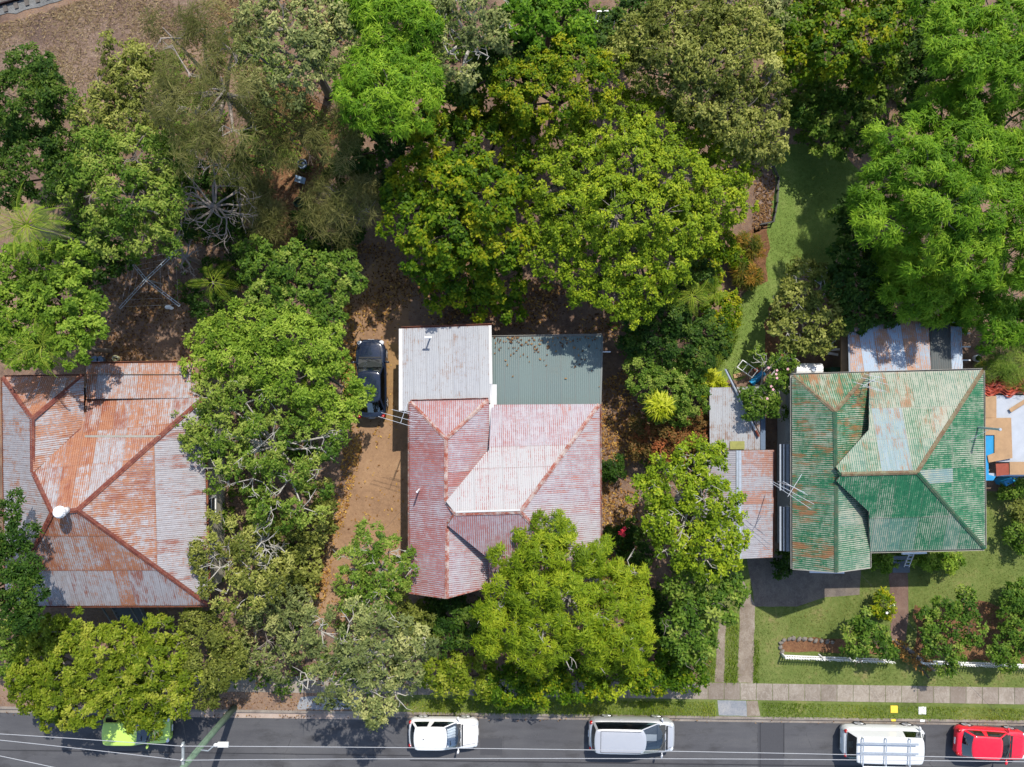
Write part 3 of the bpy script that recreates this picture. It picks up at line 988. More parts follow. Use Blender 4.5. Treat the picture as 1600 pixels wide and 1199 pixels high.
mb = MB().bar(E + Vector((0, .12, .14)), F + Vector((0, .12, .14)), .1, .03)
mb.build('flashing', M['flash_white'], mroof)
for a, b, o in ((A, LL, (-1, 0)), (BL, BR, (0, -1)), (BR, G, (1, 0)), (V2, LR, (1, 0)), (A, B, (0, 1))):
    gutter(mroof, a, b, M['cap_red'], o)
for a, b in ((LL, Lg), (Lg, LR)):
    MB().bar(Vector(a) + Vector((0, .02, .0)), Vector(b) + Vector((0, .02, .0)), .05, .22).build('barge_board', M['cap_red'], mroof)
walls(mh, foot((655, 908, zE), (750, 908, zE), (750, 905, zE), (922, 905, zE), (922, 648, zE), (655, 648, zE)), 0.0, 3.42, M['wall_white'])
mb = MB()
a, b, c = W(650, 912, zE), W(754, 907, zE), W(698, 915, zW)
mb.add([a, b, c + Vector((0, .05, -.1)), a + Vector((0, .3, 0)), b + Vector((0, .3, 0)), c + Vector((0, .35, -.1))], [(0, 1, 2), (3, 5, 4), (0, 3, 4, 1)])
mb.build('gable_wall', M['wall_white'], mh)
for py in (700, 770, 850):
    c = W(655, py, zE); window(mh, (c.x, c.y, 2.2), (0, 1, 0), (-1, 0, 0))
for py in (700, 800, 870):
    c = W(922, py, zE); window(mh, (c.x, c.y, 2.2), (0, 1, 0), (1, 0, 0))
c = W(700, 908, zE); window(mh, (c.x, c.y, 2.2), (1, 0, 0), (0, -1, 0), 1.6)
# two lean-tos
l1 = [W(627, 514, 2.9), W(768, 509, 2.9), W(770, 630, 3.35), W(641, 632, 3.35), W(641, 642, 3.38), W(627, 642, 3.38)]
l2 = [W(767, 528, 2.6), W(941, 525, 2.6), W(938, 632, 3.15), W(775, 634, 3.15), W(774, 604, 3.0), W(767, 604, 3.0)]
lt = make_roof(mh, [(l1, 'roof_shed', (9,), rr(.08, .22), rr(0, .8))], 'lean_to_roof')
gutter(lt, l1[0], l1[1], M['gutter_rust'], (0, 1))
MB().bar(l1[0] + Vector((-.02, 0, .08)), l1[5] + Vector((-.02, 0, .08)), .2, .03).build('edge_flashing', M['flash_white'], lt)
MB().bar(l1[1] + Vector((-.08, 0, .09)), W(767, 600, 3.3), .16, .03).build('edge_flashing', M['flash_white'], lt)
MB().bar(W(771, 601, 3.28), W(771, 634, 3.42), .36, .03).build('edge_flashing', M['flash_white'], lt)
vp = vpipe(lt, W(672, 529, 2.98), .95, .045, M['pipe_white'])
q = W(672, 529, 2.98) + Vector((0, 0, .97))
MB().tube([q - Vector((.19, 0, 0)), q + Vector((.19, 0, 0))], .055, 8).build('vent_cap', M['pipe_white'], lt)
lt2 = make_roof(mh, [(l2, 'colorbond', (9,), rr(.12, .26), rr(0, .6))], 'lean_to_roof')
gutter(lt2, l2[0], l2[1], M['gutter_pale'], (0, 1))
MB().bar(l2[1] + Vector((.0, 0, .06)), l2[2] + Vector((.0, 0, .06)), .1, .04).build('edge_flashing', M['colorbond'], lt2)
walls(mh, foot((640, 648, zE), (757, 648, zE), (757, 526, 2.9), (640, 526, 2.9)), 0.0, 2.75, M['wall_brown'])
for px, py in ((775, 536), (855, 535), (932, 534), (932, 590)):
    c = W(px, py, 2.5)
    MB().box((c.x, c.y, 1.22), (.1, .1, 2.44)).build('post', M['timber'], mh)
vpipe(mroof, W(655, 765, 4.0) - Vector((0, 0, .1)), 1.15, .05, M['pipe_white'], 'service_riser')
# downpipe bracket sticking out
MB().bar(W(938, 550, 2.5), W(954, 550, 2.5), .06, .06).build('overflow_pipe', M['pipe_white'], mh)

# ---- green house
gh = thing('green_roof_house', 'house under a weathered green iron roof with a rusty blue-white lean-to behind', 'house', W(1390, 740))
zE, zW, zR = 4.0, 5.3, 5.7
A = W(1238, 587, zE); B = W(1357, 583, zE); C = W(1304, 643, zW); D = W(1305, 730, zW)
E = W(1314, 741, zR); F = W(1432, 738, zR); G = W(1535, 579, zE); BR = W(1538, 857, zE); BL = W(1359, 861, zE)
K2 = W(1306, 751, zW); V2 = W(1357, 799, zE + .05); K = W(1357, 672, zE + .05); T = W(1357.5, 583, zE)
Lg = W(1306, 894, zW); LL = W(1239, 889, zE); LR = W(1358, 887, zE)
def g_top_rust(u, v, r, s): return .12 if (r >= 1 and .57 < u < .75) else {0: .60, 1: .58, 2: .56}.get(min(r, 2)) + random.uniform(-.2, .16)
def g_top_tone(u, v, r, s):
    return .95 if (r >= 1 and .57 < u < .75) else random.choice([0, .1, .2, .35])
groof = make_roof(gh, [
    ([A, C, D, E, K2, Lg, LL], 'roof_green', (9,), rr(.18, .44), None, None, (.45, .75)),
    ([A, B, C], 'roof_green', (9,), rr(.2, .42), None, None, (.45, .75)),
    ([B, K, D, C], 'roof_green', (9,), rr(.18, .42), None, None, (.42, .7)),
    ([D, E, F, G, T, K], 'roof_green', (2.0, 1.7, 9), g_top_rust, g_top_tone, (E, F, G), (.25, .66)),
    ([F, BR, G], 'roof_green', (2.3, 9), lambda u, v, r, s: random.uniform(.14, .42), lambda u, v, r, s: .7 if (r == 1 and s == 5) else 0.0, None, (.1, .25)),
    ([E, K2, V2, BL, BR, F], 'roof_green', (2.05, 9), lambda u, v, r, s: random.uniform(.05, .22) if r else random.uniform(.2, .44), lambda u, v, r, s: random.uniform(0, .35) if r == 0 else 0, (E, F, BR), (.05, .2)),
    ([K2, Lg, LR, V2], 'roof_green', (9,), rr(.36, .6), rr(.0, .25), None, (.15, .35)),
])
for a, b, m in ((A, C, 'cap_green'), (B, C, 'cap_green'), (C, D, 'cap_green2'), (D, E, 'cap_green2'), (E, F, 'cap_green'), (F, G, 'cap_green'), (F, BR, 'cap_green2'), (E, K2, 'cap_green2'), (K2, Lg, 'cap_green2')):
    cap(groof, a, b, M[m], w=.22)
for a, b in ((D, K), (K2, V2)):
    cap(groof, a, b, M['cap_green2'], 'valley_flashing', 0.2, 0.02, 0.03)
for a, b, o in ((A, LL, (-1, 0)), (BL, BR, (0, -1)), (BR, G, (1, 0)), (V2, LR, (1, 0)), (A, G, (0, 1))):
    gutter(groof, a, b, M['gutter_pale'], o)
MB().bar(B + Vector((.05, 0, .1)), K + Vector((.05, 0, .15)), .1, .03).build('edge_flashing', M['gutter_pale'], groof)
for a, b in ((LL, Lg), (Lg, LR)):
    MB().bar(Vector(a), Vector(b), .05, .2).build('barge_board', M['gutter_pale'], groof)
walls(gh, foot((1253, 870, zE), (1344, 870, zE), (1344, 838, zE), (1522, 838, zE), (1522, 600, zE), (1253, 600, zE)), 0.0, 3.82, M['wall_white'])
a, b, c = W(1247, 872, zE), W(1349, 872, zE), W(1306, 872, zW)
MB().add([a, b, c - Vector((0, 0, .1)), a + Vector((0, .3, 0)), b + Vector((0, .3, 0)), c + Vector((0, .3, -.1))], [(0, 1, 2), (3, 5, 4), (0, 3, 4, 1)]).build('gable_wall', M['wall_white'], gh)
for py in (729, 826):
    c = W(1253, py, zE); window(gh, (c.x, c.y, 2.4), (0, 1, 0), (-1, 0, 0), 1.8, 1.3)
for py in (640, 720, 810):
    c = W(1522, py, zE); window(gh, (c.x, c.y, 2.4), (0, 1, 0), (1, 0, 0))
for px in (1300, 1420, 1490):
    c = W(px, 870 if px == 1300 else 838, zE); window(gh, (c.x, c.y, 2.4), (1, 0, 0), (0, -1, 0), 1.4)
# window hoods on the side facing the carport
for y0, y1 in ((694, 766), (791, 860)):
    a, b = W(1218, y0, 3.0), W(1218, y1, 3.0)
    hood = MB()
    pr = [(0.0, -.05), (.04, .12), (.16, .22), (.36, .29), (.62, .33)]
    vs = [e + Vector((x_, 0, z_)) for e in (a, b) for x_, z_ in pr]
    hood.add(vs, [(i, i + 1, 6 + i, 5 + i) for i in range(4)])
    hd = hood.build('window_hood', M['roof_dark'], gh)
    for k in range(1, 4):
        x_, z_ = pr[k]
        MB().bar(a + Vector((x_, 0, z_ + .012)), b + Vector((x_, 0, z_ + .012)), .16 if k != 2 else .05, .012).build('hood_panel', M['galv'] if k != 2 else M['white_paint'], hd)
# narrow side roof, front hoods
a = W(1233, 604, 2.6); b = W(1233, 690, 2.6)
MB().bar(a, b, .42, .05).build('side_awning', M['gutter_pale'], gh)
MB().bar(W(1409, 864.5, 2.6), W(1447, 863, 2.6), .14, .16).build('door_hood', M['white_paint'], gh)
MB().bar(W(1265, 891, 2.8), W(1319, 892, 2.8), .3, .06).build('window_hood', M['pipe_white'], gh)
# entry stairs and rail
for k in range(5):
    c = W(1408, 872 + k * 5, .9 - k * .18)
    MB().box((c.x, c.y, .9 - k * .18), (1.0, .22, .05)).build('stair_tread', M['stairs'], gh)
mb = MB()
a, b = W(1428, 866, 1.7), W(1420, 886, .9)
mb.bar(a, b, .05, .05); mb.bar(a + Vector((-.28, 0, 0)), b + Vector((-.28, 0, 0)), .05, .05)
for k in range(4):
    p = a + (b - a) * ((k + .5) / 4); mb.bar(p, p + Vector((-.28, 0, 0)), .04, .04)
mb.bar(a, (a.x, a.y, 0), .05, .05); mb.bar(b, (b.x, b.y, 0), .05, .05)
mb.build('handrail', M['galv'], gh)
# back lean-tos
l1 = [W(1326, 508, 3.0), W(1450, 503, 3.0), W(1454, 578, 3.6), W(1328, 584, 3.6)]
def bl_r(u, v, r, s): return [.5, .68, .28, .45, .22, .66, .55, .4][s % 8]
def bl_t(u, v, r, s): return [.0, .1, 1, .5, 1, .1, .1, .6][s % 8]
lt = make_roof(gh, [(l1, 'roof_blue', (9,), bl_r, bl_t)], 'lean_to_roof')
MB().bar(l1[0] + Vector((-.04, 0, .06)), l1[3] + Vector((-.04, 0, .06)), .1, .05).build('edge_flashing', M['roof_blue'], lt)
l2 = [W(1451, 504, 2.9), W(1483, 501, 2.9), W(1486, 578, 3.4), W(1455, 579, 3.5)]
make_roof(gh, [(l2, 'roof_dark', (9,), rr(.1, .3))], 'lean_to_roof')
l3 = [W(1484, 511, 2.8), W(1502, 511, 2.8), W(1503, 577, 3.3), W(1485, 578, 3.4)]
make_roof(gh, [(l3, 'roof_blue', (9,), rr(.15, .3), rr(.9, 1))], 'lean_to_roof')
MB().bar(W(1319, 516, 2.5), W(1319, 584, 2.6), .36, .05).build('side_awning', M['ply'], gh)
walls(gh, foot((1336, 600, 3.3), (1478, 600, 3.3), (1478, 516, 2.8), (1336, 516, 2.8)), 0.0, 2.85, M['wall_brown'])
for k, py in enumerate((521, 542, 563)):
    MB().bar(W(1500, py, 2.3), W(1516, py, 2.3), .07, .07).build('rafter_end', M['white_paint'], gh)
MB().bar(W(1488, 504, 2.8), W(1512, 502, 2.6), .06, .06).build('rafter_end', M['galv'], gh)

# white water tank and green box behind the green house
mb = MB()
c = W(1265, 577, 2.0)
n_ = 10
vs = []
for e in (-.75, .75):
    for i in range(n_ + 1):
        t = math.pi * i / n_
        vs.append((c.x + e, c.y + .34 * math.cos(t), 1.75 + .34 * math.sin(t)))
    vs.append((c.x + e, c.y - .34, .9)); vs.append((c.x + e, c.y + .34, .9))
m_ = n_ + 3
mb.add(vs, [(i, (i + 1) % m_, m_ + (i + 1) % m_, m_ + i) for i in range(m_)] + [tuple(range(m_))[::-1], tuple(range(m_, 2 * m_))])
tk = thing('water_tank', 'white round-topped tank behind the green roofed house beside the pink flowering bush', 'tank', (c.x, c.y, 0))
mb.build('tank_body', M['white_paint'], tk)
for sx in (-.6, .6):
    for sy in (-.28, .28): MB().box((c.x + sx, c.y + sy, .45), (.09, .09, .9)).build('leg', M['timber'], tk)
MB().tube([(c.x + .2, c.y, 2.07), (c.x + .2, c.y, 2.14)], .14, 12).build('lid', M['galv'], tk)
c = W(1309, 580, 1.2)
cb = thing('storage_box', 'small green box tucked against the back of the green house', 'box', (c.x, c.y, 0))
MB().box((c.x, c.y, .58), (.75, .4, 1.16)).build('box_body', M['green_bin'], cb)
MB().box((c.x, c.y, 1.19), (.82, .46, .06)).build('lid', M['green_bin'], cb)

# ---- carport
cp = thing('carport', 'open carport with a low rust-streaked gable roof beside the green house', 'carport', W(1155, 790))
zE, zR = 2.4, 2.95
A = W(1098, 705, zE); B = W(1154, 704, zR); C = W(1209, 703, zE); A2 = W(1100, 876, zE); B2 = W(1154, 873, zR); C2 = W(1206, 871, zE)
croof = make_roof(cp, [([A, B, B2, A2], 'roof_carport', (9,), rr(.1, .32)), ([B, C, C2, B2], 'roof_carport', (9,), lambda u, v, r, s: random.choice([.2, .35, .6, .15, .5]))])
cap(croof, B, B2, M['galv'], w=.3)
gutter(croof, C, C2, M['gutter_rust'], (1, 0)); gutter(croof, A, A2, M['gutter_pale'], (-1, 0))
for p in (A, A2, C, C2, (A + A2) / 2, (C + C2) / 2):
    q = Vector(p); q.x += .15 if q.x < B.x else -.15
    MB().box((q.x, q.y + (.1 if q.y < -7 else -.1), 1.16), (.11, .11, 2.32)).build('post', M['timber'], cp)

# ---- white garden shed
sh = thing('iron_shed', 'small shed with a flat pale corrugated iron roof and a long pipe lying on it', 'shed', W(1150, 655))
P = [W(1108, 606, 2.35), W(1187, 604, 2.35), W(1187, 703, 2.05), W(1108, 704, 2.05)]
sroof = make_roof(sh, [(P, 'roof_shed', (9,), rr(.15, .3), rr(.3, 1))])
P2 = [W(1188, 640, 2.0), W(1196, 640, 2.0), W(1196, 703, 1.9), W(1188, 703, 1.9)]
MB().bar(W(1192, 640, 2.0), W(1192, 703, 1.95), .28, .03).build('side_flashing', M['blue_grey'], sroof)
walls(sh, foot((1114, 700, 2.1), (1184, 700, 2.1), (1184, 610, 2.3), (1114, 610, 2.3)), 0.0, 1.98, M['galv'], board=.25)
c = W(1152, 696, 2.2)
pl = thing('roof_sheet_offcut', 'square yellow-green mossy panel lying at the end of the flat shed roof', 'panel', c)
MB().box((c.x, c.y, 2.19), (.82, .46, .02)).build('panel', M['lime_panel'] if 'lime_panel' in M else M['yellow_paint'], pl)
pp = thing('long_pipe', 'long grey pipe with a rusty end lying across the pale shed roof', 'pipe', W(1160, 630, 2.4))
a, b = W(1133, 577, 2.62), W(1185, 681, 2.32)
MB().tube([a, b], .055, 8).build('tube', M['galv'], pp)
MB().tube([b - (b - a).normalized() * .35 + Vector((0, 0, .005)), b + (b - a).normalized() * .05], .066, 8).build('end_collar', M['cap_rust'], pp)
MB().tube([a + Vector((.10, 0, .0)), b + Vector((.10, .06, .0))], .03, 6).build('thin_tube', M['black'], pp)


# ------------------------------------------------------------------ vehicles
def lerp(a, b, t): return a + (b - a) * t


def interp(xs, ys, x):
    return float(np.interp(x, xs, ys))


def make_car(name, label, px, py, rz, p, paint, cat='car'):
    """p: L, W, H, belt, hood (z of hood front), xh windscreen base, xr1 roof front, xr2 roof rear, xt rear glass base (fractions, front = +0.5), boot z"""
    c = W(px, py, 0.8 - 0.12)
    root = thing(name, label, cat, (c.x, c.y, -0.116), rz)
    L_, Wd, Ht, zb = p['L'], p['W'], p['H'], p['belt']
    hw = Wd / 2
    # body shell
    xs = [-.5, -.492, -.47, -.43, -.36, -.28, -.18, -.05, .08, .18, .28, .36, .42, .46, .485, .496, .5]
    topx = [-.5, -.47, p['xt'], p['xh'], .40, .47, .5]
    topz = [p['boot'] - .12, p['boot'], zb, zb, lerp(p['hood'], zb, .35), p['hood'], p['hood'] - .16]
    mb = MB()
    n = None
    for x in xs:
        e = abs(x / .5)
        fr = p.get('blunt', 5.0)
        w = hw * (1 - p.get('taper', .30) * max(0, (e - .70) / .30) ** (fr if x > 0 else fr + 1.5))
        z1 = interp(topx, topz, x)
        z0 = .20 + .14 * max(0, (e - .9) / .1)
        cr = .035
        half = [(0, z1 + cr), (.35 * w, z1 + cr * .85), (.68 * w, z1 + cr * .3), (.86 * w, z1 - .015), (.945 * w, z1 - .07), (.985 * w, z1 - .17), (w, lerp(z0, z1, .55)), (.985 * w, lerp(z0, z1, .28)), (.94 * w, z0), (0, z0)]
        ring = half + [(-y, z) for y, z in half[-2:0:-1]]
        n = len(ring)
        mb.v.extend([(x * L_, y, z) for y, z in ring])
    for i in range(len(xs) - 1):
        for k in range(n):
            mb.f.append((i * n + k, (i + 1) * n + k, (i + 1) * n + (k + 1) % n, i * n + (k + 1) % n))
    mb.f.append(tuple(range(n))); mb.f.append(tuple((len(xs) - 1) * n + k for k in range(n))[::-1])
    body = mb.build('body', paint, root, True, True)
    # cabin
    wb, wr = hw * .93, hw * p.get('tuck', .76)

    def ring(t):
        xf, xr_ = lerp(p['xh'], p['xr1'], t) * L_, lerp(p['xt'], p['xr2'], t) * L_
        w = lerp(wb, wr, t) if t <= 1 else wr
        z = lerp(zb + .005, Ht - .05, t)
        bow_f, bow_r = lerp(p.get('bow', .16), p.get('bow_top', .06), t), p.get('bow_r', .09)
        out, cl = [], []
        ys = np.linspace(-1, 1, 9)
        for y in ys: out.append((xf - bow_f * abs(y) ** 2.2 - (.05 if abs(y) == 1 else 0), y * w * (.93 if abs(y) == 1 else .90), z))
        sx = np.linspace(xf - bow_f - .13, xr_ + bow_r + .12, 9)
        for x in sx: out.append((x, w * (1 - .05 * ((x - (xf + xr_) / 2) / (xf - xr_) * 2) ** 4), z))
        for y in ys[::-1]: out.append((xr_ + bow_r * abs(y) ** 2.2, y * w * .90, z))
        for x in sx[::-1]: out.append((x, -w * (1 - .05 * ((x - (xf + xr_) / 2) / (xf - xr_) * 2) ** 4), z))
        return out
    ts = [0, p.get('sill', .07), .93, 1.0]
    rings = [ring(t) for t in ts]
    N = len(rings[0])
    seg = ['ws'] * 8 + ['pil'] + ['sl'] * 8 + ['pil'] + ['rw'] * 8 + ['pil'] + ['sr'] * 8 + ['pil']
    bp = ({13, 31} if not p.get('noB') else set()) if not p.get('van') else set(range(11, 17)) | set(range(29, 34))
    shell = MB()
    for r_ in rings: shell.v.extend(r_)
    glass = {'ws': [], 'sl': [], 'rw': [], 'sr': []}
    for j in range(3):
        for k in range(N):
            k2 = (k + 1) % N
            q = (j * N + k, j * N + k2, (j + 1) * N + k2, (j + 1) * N + k)
            s_ = seg[k]
            if j == 1 and s_ != 'pil' and k not in bp and not (s_ in ('sl', 'sr') and k in p.get('solid', ())):
                glass[s_].append([rings[1][k], rings[1][k2], rings[2][k2], rings[2][k]])
            else: shell.f.append(q)
    # roof skin, slightly crowned
    top = rings[3]
    xm = sum(q[0] for q in top) / N
    base = 3 * N
    prev = base
    for s_, dz in ((.04, .022), (.16, .036), (.45, .048), (.8, .052)):
        o = len(shell.v)
        for q in top: shell.v.append((lerp(q[0], xm, s_ * .9), q[1] * (1 - s_), q[2] + dz))
        for k in range(N): shell.f.append((prev + k, prev + (k + 1) % N, o + (k + 1) % N, o + k))
        prev = o
    shell.v.append((xm, 0, top[0][2] + .053))
    for k in range(N): shell.f.append((prev + k, prev + (k + 1) % N, len(shell.v) - 1))
    shell.build('cabin_roof', paint if not p.get('roof') else p['roof'], root, True, True)
    for key, nm in (('ws', 'windscreen'), ('rw', 'rear_window'), ('sl', 'side_window'), ('sr', 'side_window')):
        if not glass[key]: continue
        gm = MB()
        for q in glass[key]: gm.add(q, [(0, 1, 2, 3)])
        gm.build(nm, M['screen_glass' if key == 'ws' else 'car_glass'], root, True, True)
    # interior
    im = MB()
    xi0, xi1 = (p['xt'] + .02) * L_, (p['xh'] - .005) * L_
    im.box(((xi0 + xi1) / 2, 0, zb + .022), (xi1 - xi0 - .1, wb * 1.66, .02))
    im.box((xi1 - .32, 0, zb + .07), (.42, wb * 1.6, .1))
    im.build('interior', M['interior'], root, True)
    for sy in (-1, 1):
        sx = (p['xr1']) * L_ - .05
        sm = MB().ell((sx - .12, sy * wb * .42, zb + .12), (.30, .24, .10), 10, 6).ell((sx - .42, sy * wb * .42, zb + .26), (.09, .23, .24), 10, 6).ell((sx - .46, sy * wb * .42, min(zb + .52, Ht - .16)), (.06, .13, .09), 8, 5)
        sm.build('seat', M['seat'], root, True, True)
    bx = max(xi0 + .35, p['xr2'] * L_ + .3)
    MB().ell((bx, 0, zb + .16), (.3, wb * .75, .16), 12, 6).build('seat', M['seat'], root, True, True)
    th = MB()
    pts = [Vector((p['xr1'] * L_ + .22 + .05 * math.sin(t), -wb * .42 + .18 * math.cos(t), zb + .22 + .15 * math.sin(t))) for t in np.linspace(0, 2 * math.pi, 13)]
    th.tube(pts, .018, 5, False)
    th.build('steering_wheel', M['black'], root, True)
    # wheels
    for sx in (p.get('wf', .31), p.get('wr', -.31)):
        for sy in (-1, 1):
            yo = sy * (hw * .985 - .08)
            T = Matrix.Rotation(math.pi / 2, 4, 'X')
            ty = MB()
            for a_, rr_ in ((-.10, .27), (-.10, .305), (-.07, .32), (.07, .32), (.10, .305), (.10, .27)):
                for k in range(18):
                    t = 2 * math.pi * k / 18
                    ty.v.append((sx * L_ + rr_ * math.cos(t), yo + a_, .32 + rr_ * math.sin(t)))
            for j in range(5):
                for k in range(18): ty.f.append((j * 18 + k, j * 18 + (k + 1) % 18, (j + 1) * 18 + (k + 1) % 18, (j + 1) * 18 + k))
            w_o = ty.build('wheel', M['tyre'], root, True)
            rm = MB()
            for k in range(5):
                t = 2 * math.pi * k / 5
                rm.bar((sx * L_, yo + sy * .085, .32), (sx * L_ + .25 * math.cos(t), yo + sy * .085, .32 + .25 * math.sin(t)), .03, .09)
            rm.tube([(sx * L_, yo + sy * .05, .32), (sx * L_, yo + sy * .08, .32)], .26, 18)
            rm.build('rim', M['rim'], w_o, True)
            ar = MB()
            ang = np.linspace(-.15, math.pi + .15, 12)
            vs = []
            for t in ang:
                for r_ in (.325, .375): vs.append((sx * L_ + r_ * math.cos(t), sy * (hw * .992), .33 + r_ * math.sin(t)))
            ar.add(vs, [(2 * i, 2 * i + 1, 2 * i + 3, 2 * i + 2) for i in range(11)])
            ar.build('wheel_arch', M['black'], root, True)
    # lamps, mirrors, trim
    for sy in (-1, 1):
        yh = sy * hw * .70
        hm = MB().ell((.455 * L_, yh, p['hood'] - .055), (.15, .17, .06), 12, 6, Matrix.Rotation(sy * -.45, 3, 'Z'))
        hm.build('headlight', M['lamp_clear'], root, True, True)
        tm = MB().ell((-.478 * L_, sy * hw * .78, min(p['boot'], zb) - .10), (.11, .12, .13), 10, 6)
        tm.build('tail_light', M['lamp_red'], root, True, True)
        xm_ = (p['xh'] - .055) * L_
        mm = MB().ell((xm_, sy * (hw + .10), zb + .04), (.07, .13, .075), 10, 6, Matrix.Rotation(sy * .25, 3, 'Z'))
        mm.bar((xm_ + .02, sy * hw * .9, zb), (xm_, sy * (hw + .08), zb + .02), .06, .03)
        mm.build('wing_mirror', p.get('mirror', paint), root, True, True)
        for sx in (.07, -.13):
            MB().bar((sx * L_ - .09, sy * (hw + .004), zb - .13), (sx * L_ + .09, sy * (hw + .004), zb - .13), .03, .03).build('door_handle', p.get('handle', paint), root, True)
    for sy in (-1, 1):
        pts = [(x * L_, sy * hw * (.70 - .10 * (x - p['xh']) / (.46 - p['xh'])), interp(topx, topz, x) + .022) for x in np.linspace(p['xh'] + .01, .46, 6)]
        MB().tube(pts, .009, 4).build('bonnet_seam', M['black'], root, True)
    MB().box((.497 * L_, 0, p['hood'] - .20), (.05, hw * 1.0, .10)).build('grille', M['black'], root, True)
    MB().box((.497 * L_, 0, .36), (.06, hw * 1.2, .10)).build('bumper_vent', M['black'], root, True)
    MB().box((-.497 * L_, 0, .40), (.05, hw * 1.3, .09)).build('rear_bumper_trim', M['black'], root, True)
    MB().box((.503 * L_, 0, .47), (.03, .37, .11)).build('number_plate', M['white_paint'], root, True)
    MB().box((-.505 * L_, 0, .62), (.03, .37, .11)).build('number_plate', M['white_paint'], root, True)
    # cowl and wipers
    zc = zb + .03
    cm = MB().bar(((p['xh'] + .004) * L_, -wb * .78, zc), ((p['xh'] + .004) * L_ , wb * .78, zc), .09, .03)
    cm.build('cowl', M['black'], root, True)
    k = p['xh'] * L_
    dz = (Ht - .05 - zb)
    sl = (p['xr1'] - p['xh']) * L_
    for y0, y1 in ((-.1, -.62), (.5, -.02)):
        MB().bar((k - .06, y0 * hw, zb + .09), (k - .10 + sl * .12, y1 * hw, zb + .10 + dz * .12), .025, .02).build('wiper', M['black'], root, True)
    return root




P_white = make_car('white_hatchback', 'small white hatchback with a silver sunshade behind its windscreen, parked at the kerb', 693, 1147, R(-.4),
    dict(L=4.02, W=1.72, H=1.52, belt=.94, hood=.80, boot=.90, xh=.27, xr1=.045, xr2=-.41, xt=-.48, tuck=.78, bow=.22, bow_top=.05, blunt=4), car_paint('white_car_paint', (.62, .62, .62, 1), .3))
ss = MB()
n_ = 14
for j in range(n_ + 1):
    y = -.60 + 1.2 * j / n_
    dx = .035 * (j % 2)
    ss.v.append((4.02 * .245 - .20 + dx, y * .98, .99)); ss.v.append((4.02 * .245 - .74 + dx, y * .86, 1.40))
ss.f = [(2 * j, 2 * j + 2, 2 * j + 3, 2 * j + 1) for j in range(n_)]
ss.build('sunshade', M['sunshade'], P_white, True)
MB().tube([(-1.05, .0, 1.53), (-1.12, .0, 1.60)], .02, 6).build('aerial', M['black'], P_white, True)

P_silver = make_car('silver_van', 'long silver people mover van with dark side windows parked below the wires', 987, 1149, R(-.9),
    dict(L=4.95, W=1.90, H=1.78, belt=1.06, hood=.98, boot=1.0, xh=.40, xr1=.125, xr2=-.455, xt=-.482, tuck=.74, bow=.34, bow_top=.14, blunt=3.2, wf=.30, wr=-.29, noB=True), car_paint('silver_car_paint', (.46, .47, .49, 1), .28, .4))
for s in (-1, 1):
    MB().bar((-1.9, s * .60, 1.77), (.4, s * .60, 1.785), .02, .02).build('roof_seam', M['black'], P_silver, True)
MB().bar((-1.9, -.60, 1.782), (-1.9, .60, 1.782), .02, .02).build('roof_seam', M['black'], P_silver, True)

P_red = make_car('red_hatchback', 'bright red hatchback parked furthest along the kerb, cut by the edge of view', 1549, 1163, R(-4.2),
    dict(L=4.05, W=1.72, H=1.50, belt=.93, hood=.82, boot=.92, xh=.26, xr1=.06, xr2=-.36, xt=-.455, tuck=.76, bow=.2, blunt=4), car_paint('red_car_paint', (.62, .006, .025, 1), .3))
P_lime = make_car('lime_green_hatchback', 'lime green hatchback half hidden beneath the overhanging street tree', 213, 1140, R(-.7),
    dict(L=3.9, W=1.66, H=1.52, belt=.94, hood=.84, boot=.9, xh=.24, xr1=.07, xr2=-.43, xt=-.49, tuck=.80, bow=.16, blunt=4), car_paint('lime_car_paint', (.42, .60, .10, 1), .35))
P_black = make_car('dark_blue_sedan', 'very dark blue sedan parked in the driveway beside the grey lean-to', 580, 592, R(90.8),
    dict(L=4.55, W=1.78, H=1.45, belt=.90, hood=.78, boot=.92, xh=.265, xr1=.09, xr2=-.30, xt=-.44, tuck=.74, bow=.26, bow_top=.08, bow_r=.16, blunt=2.0, noB=True, taper=.42), car_paint('navy_car_paint', (.010, .016, .034, 1), .10))
P_black.location.z = 0.012
P_van = make_car('white_work_van', 'boxy white work van carrying a long ladder rack on its roof', 1380, 1160, R(-1.2),
    dict(L=4.75, W=1.78, H=1.98, belt=1.12, hood=1.02, boot=1.12, xh=.465, xr1=.385, xr2=-.42, xt=-.485, tuck=.86, bow=.10, bow_r=.03, blunt=5, van=True, wf=.33, wr=-.26), car_paint('van_white_paint', (.56, .57, .57, 1), .45))
rk = thing('ladder_rack', 'metal ladder rack of long rails and crossbars mounted on the white van roof', 'roof rack', P_van.location + Vector((0, 0, 2.0)), R(-1.2))
for x in (-1.75, -.45, .90):
    MB().bar((x, -.84, .16), (x, .80, .16), .06, .05).build('crossbar', M['galv'], rk, True)
    for s in (-.76, .74): MB().box((x, s, .05), (.06, .05, .2)).build('foot', M['galv'], rk, True)
for y in (.48, -.06, -.80):
    for d in ((0, .07) if y > -.5 else (0,)):
        MB().bar((-1.95 if y > -.5 else -1.75, y + d, .20), (1.35 if y > -.5 else .95, y + d, .20), .045, .05).build('rail', M['galv'] if y > -.5 else M['white_paint'], rk, True)


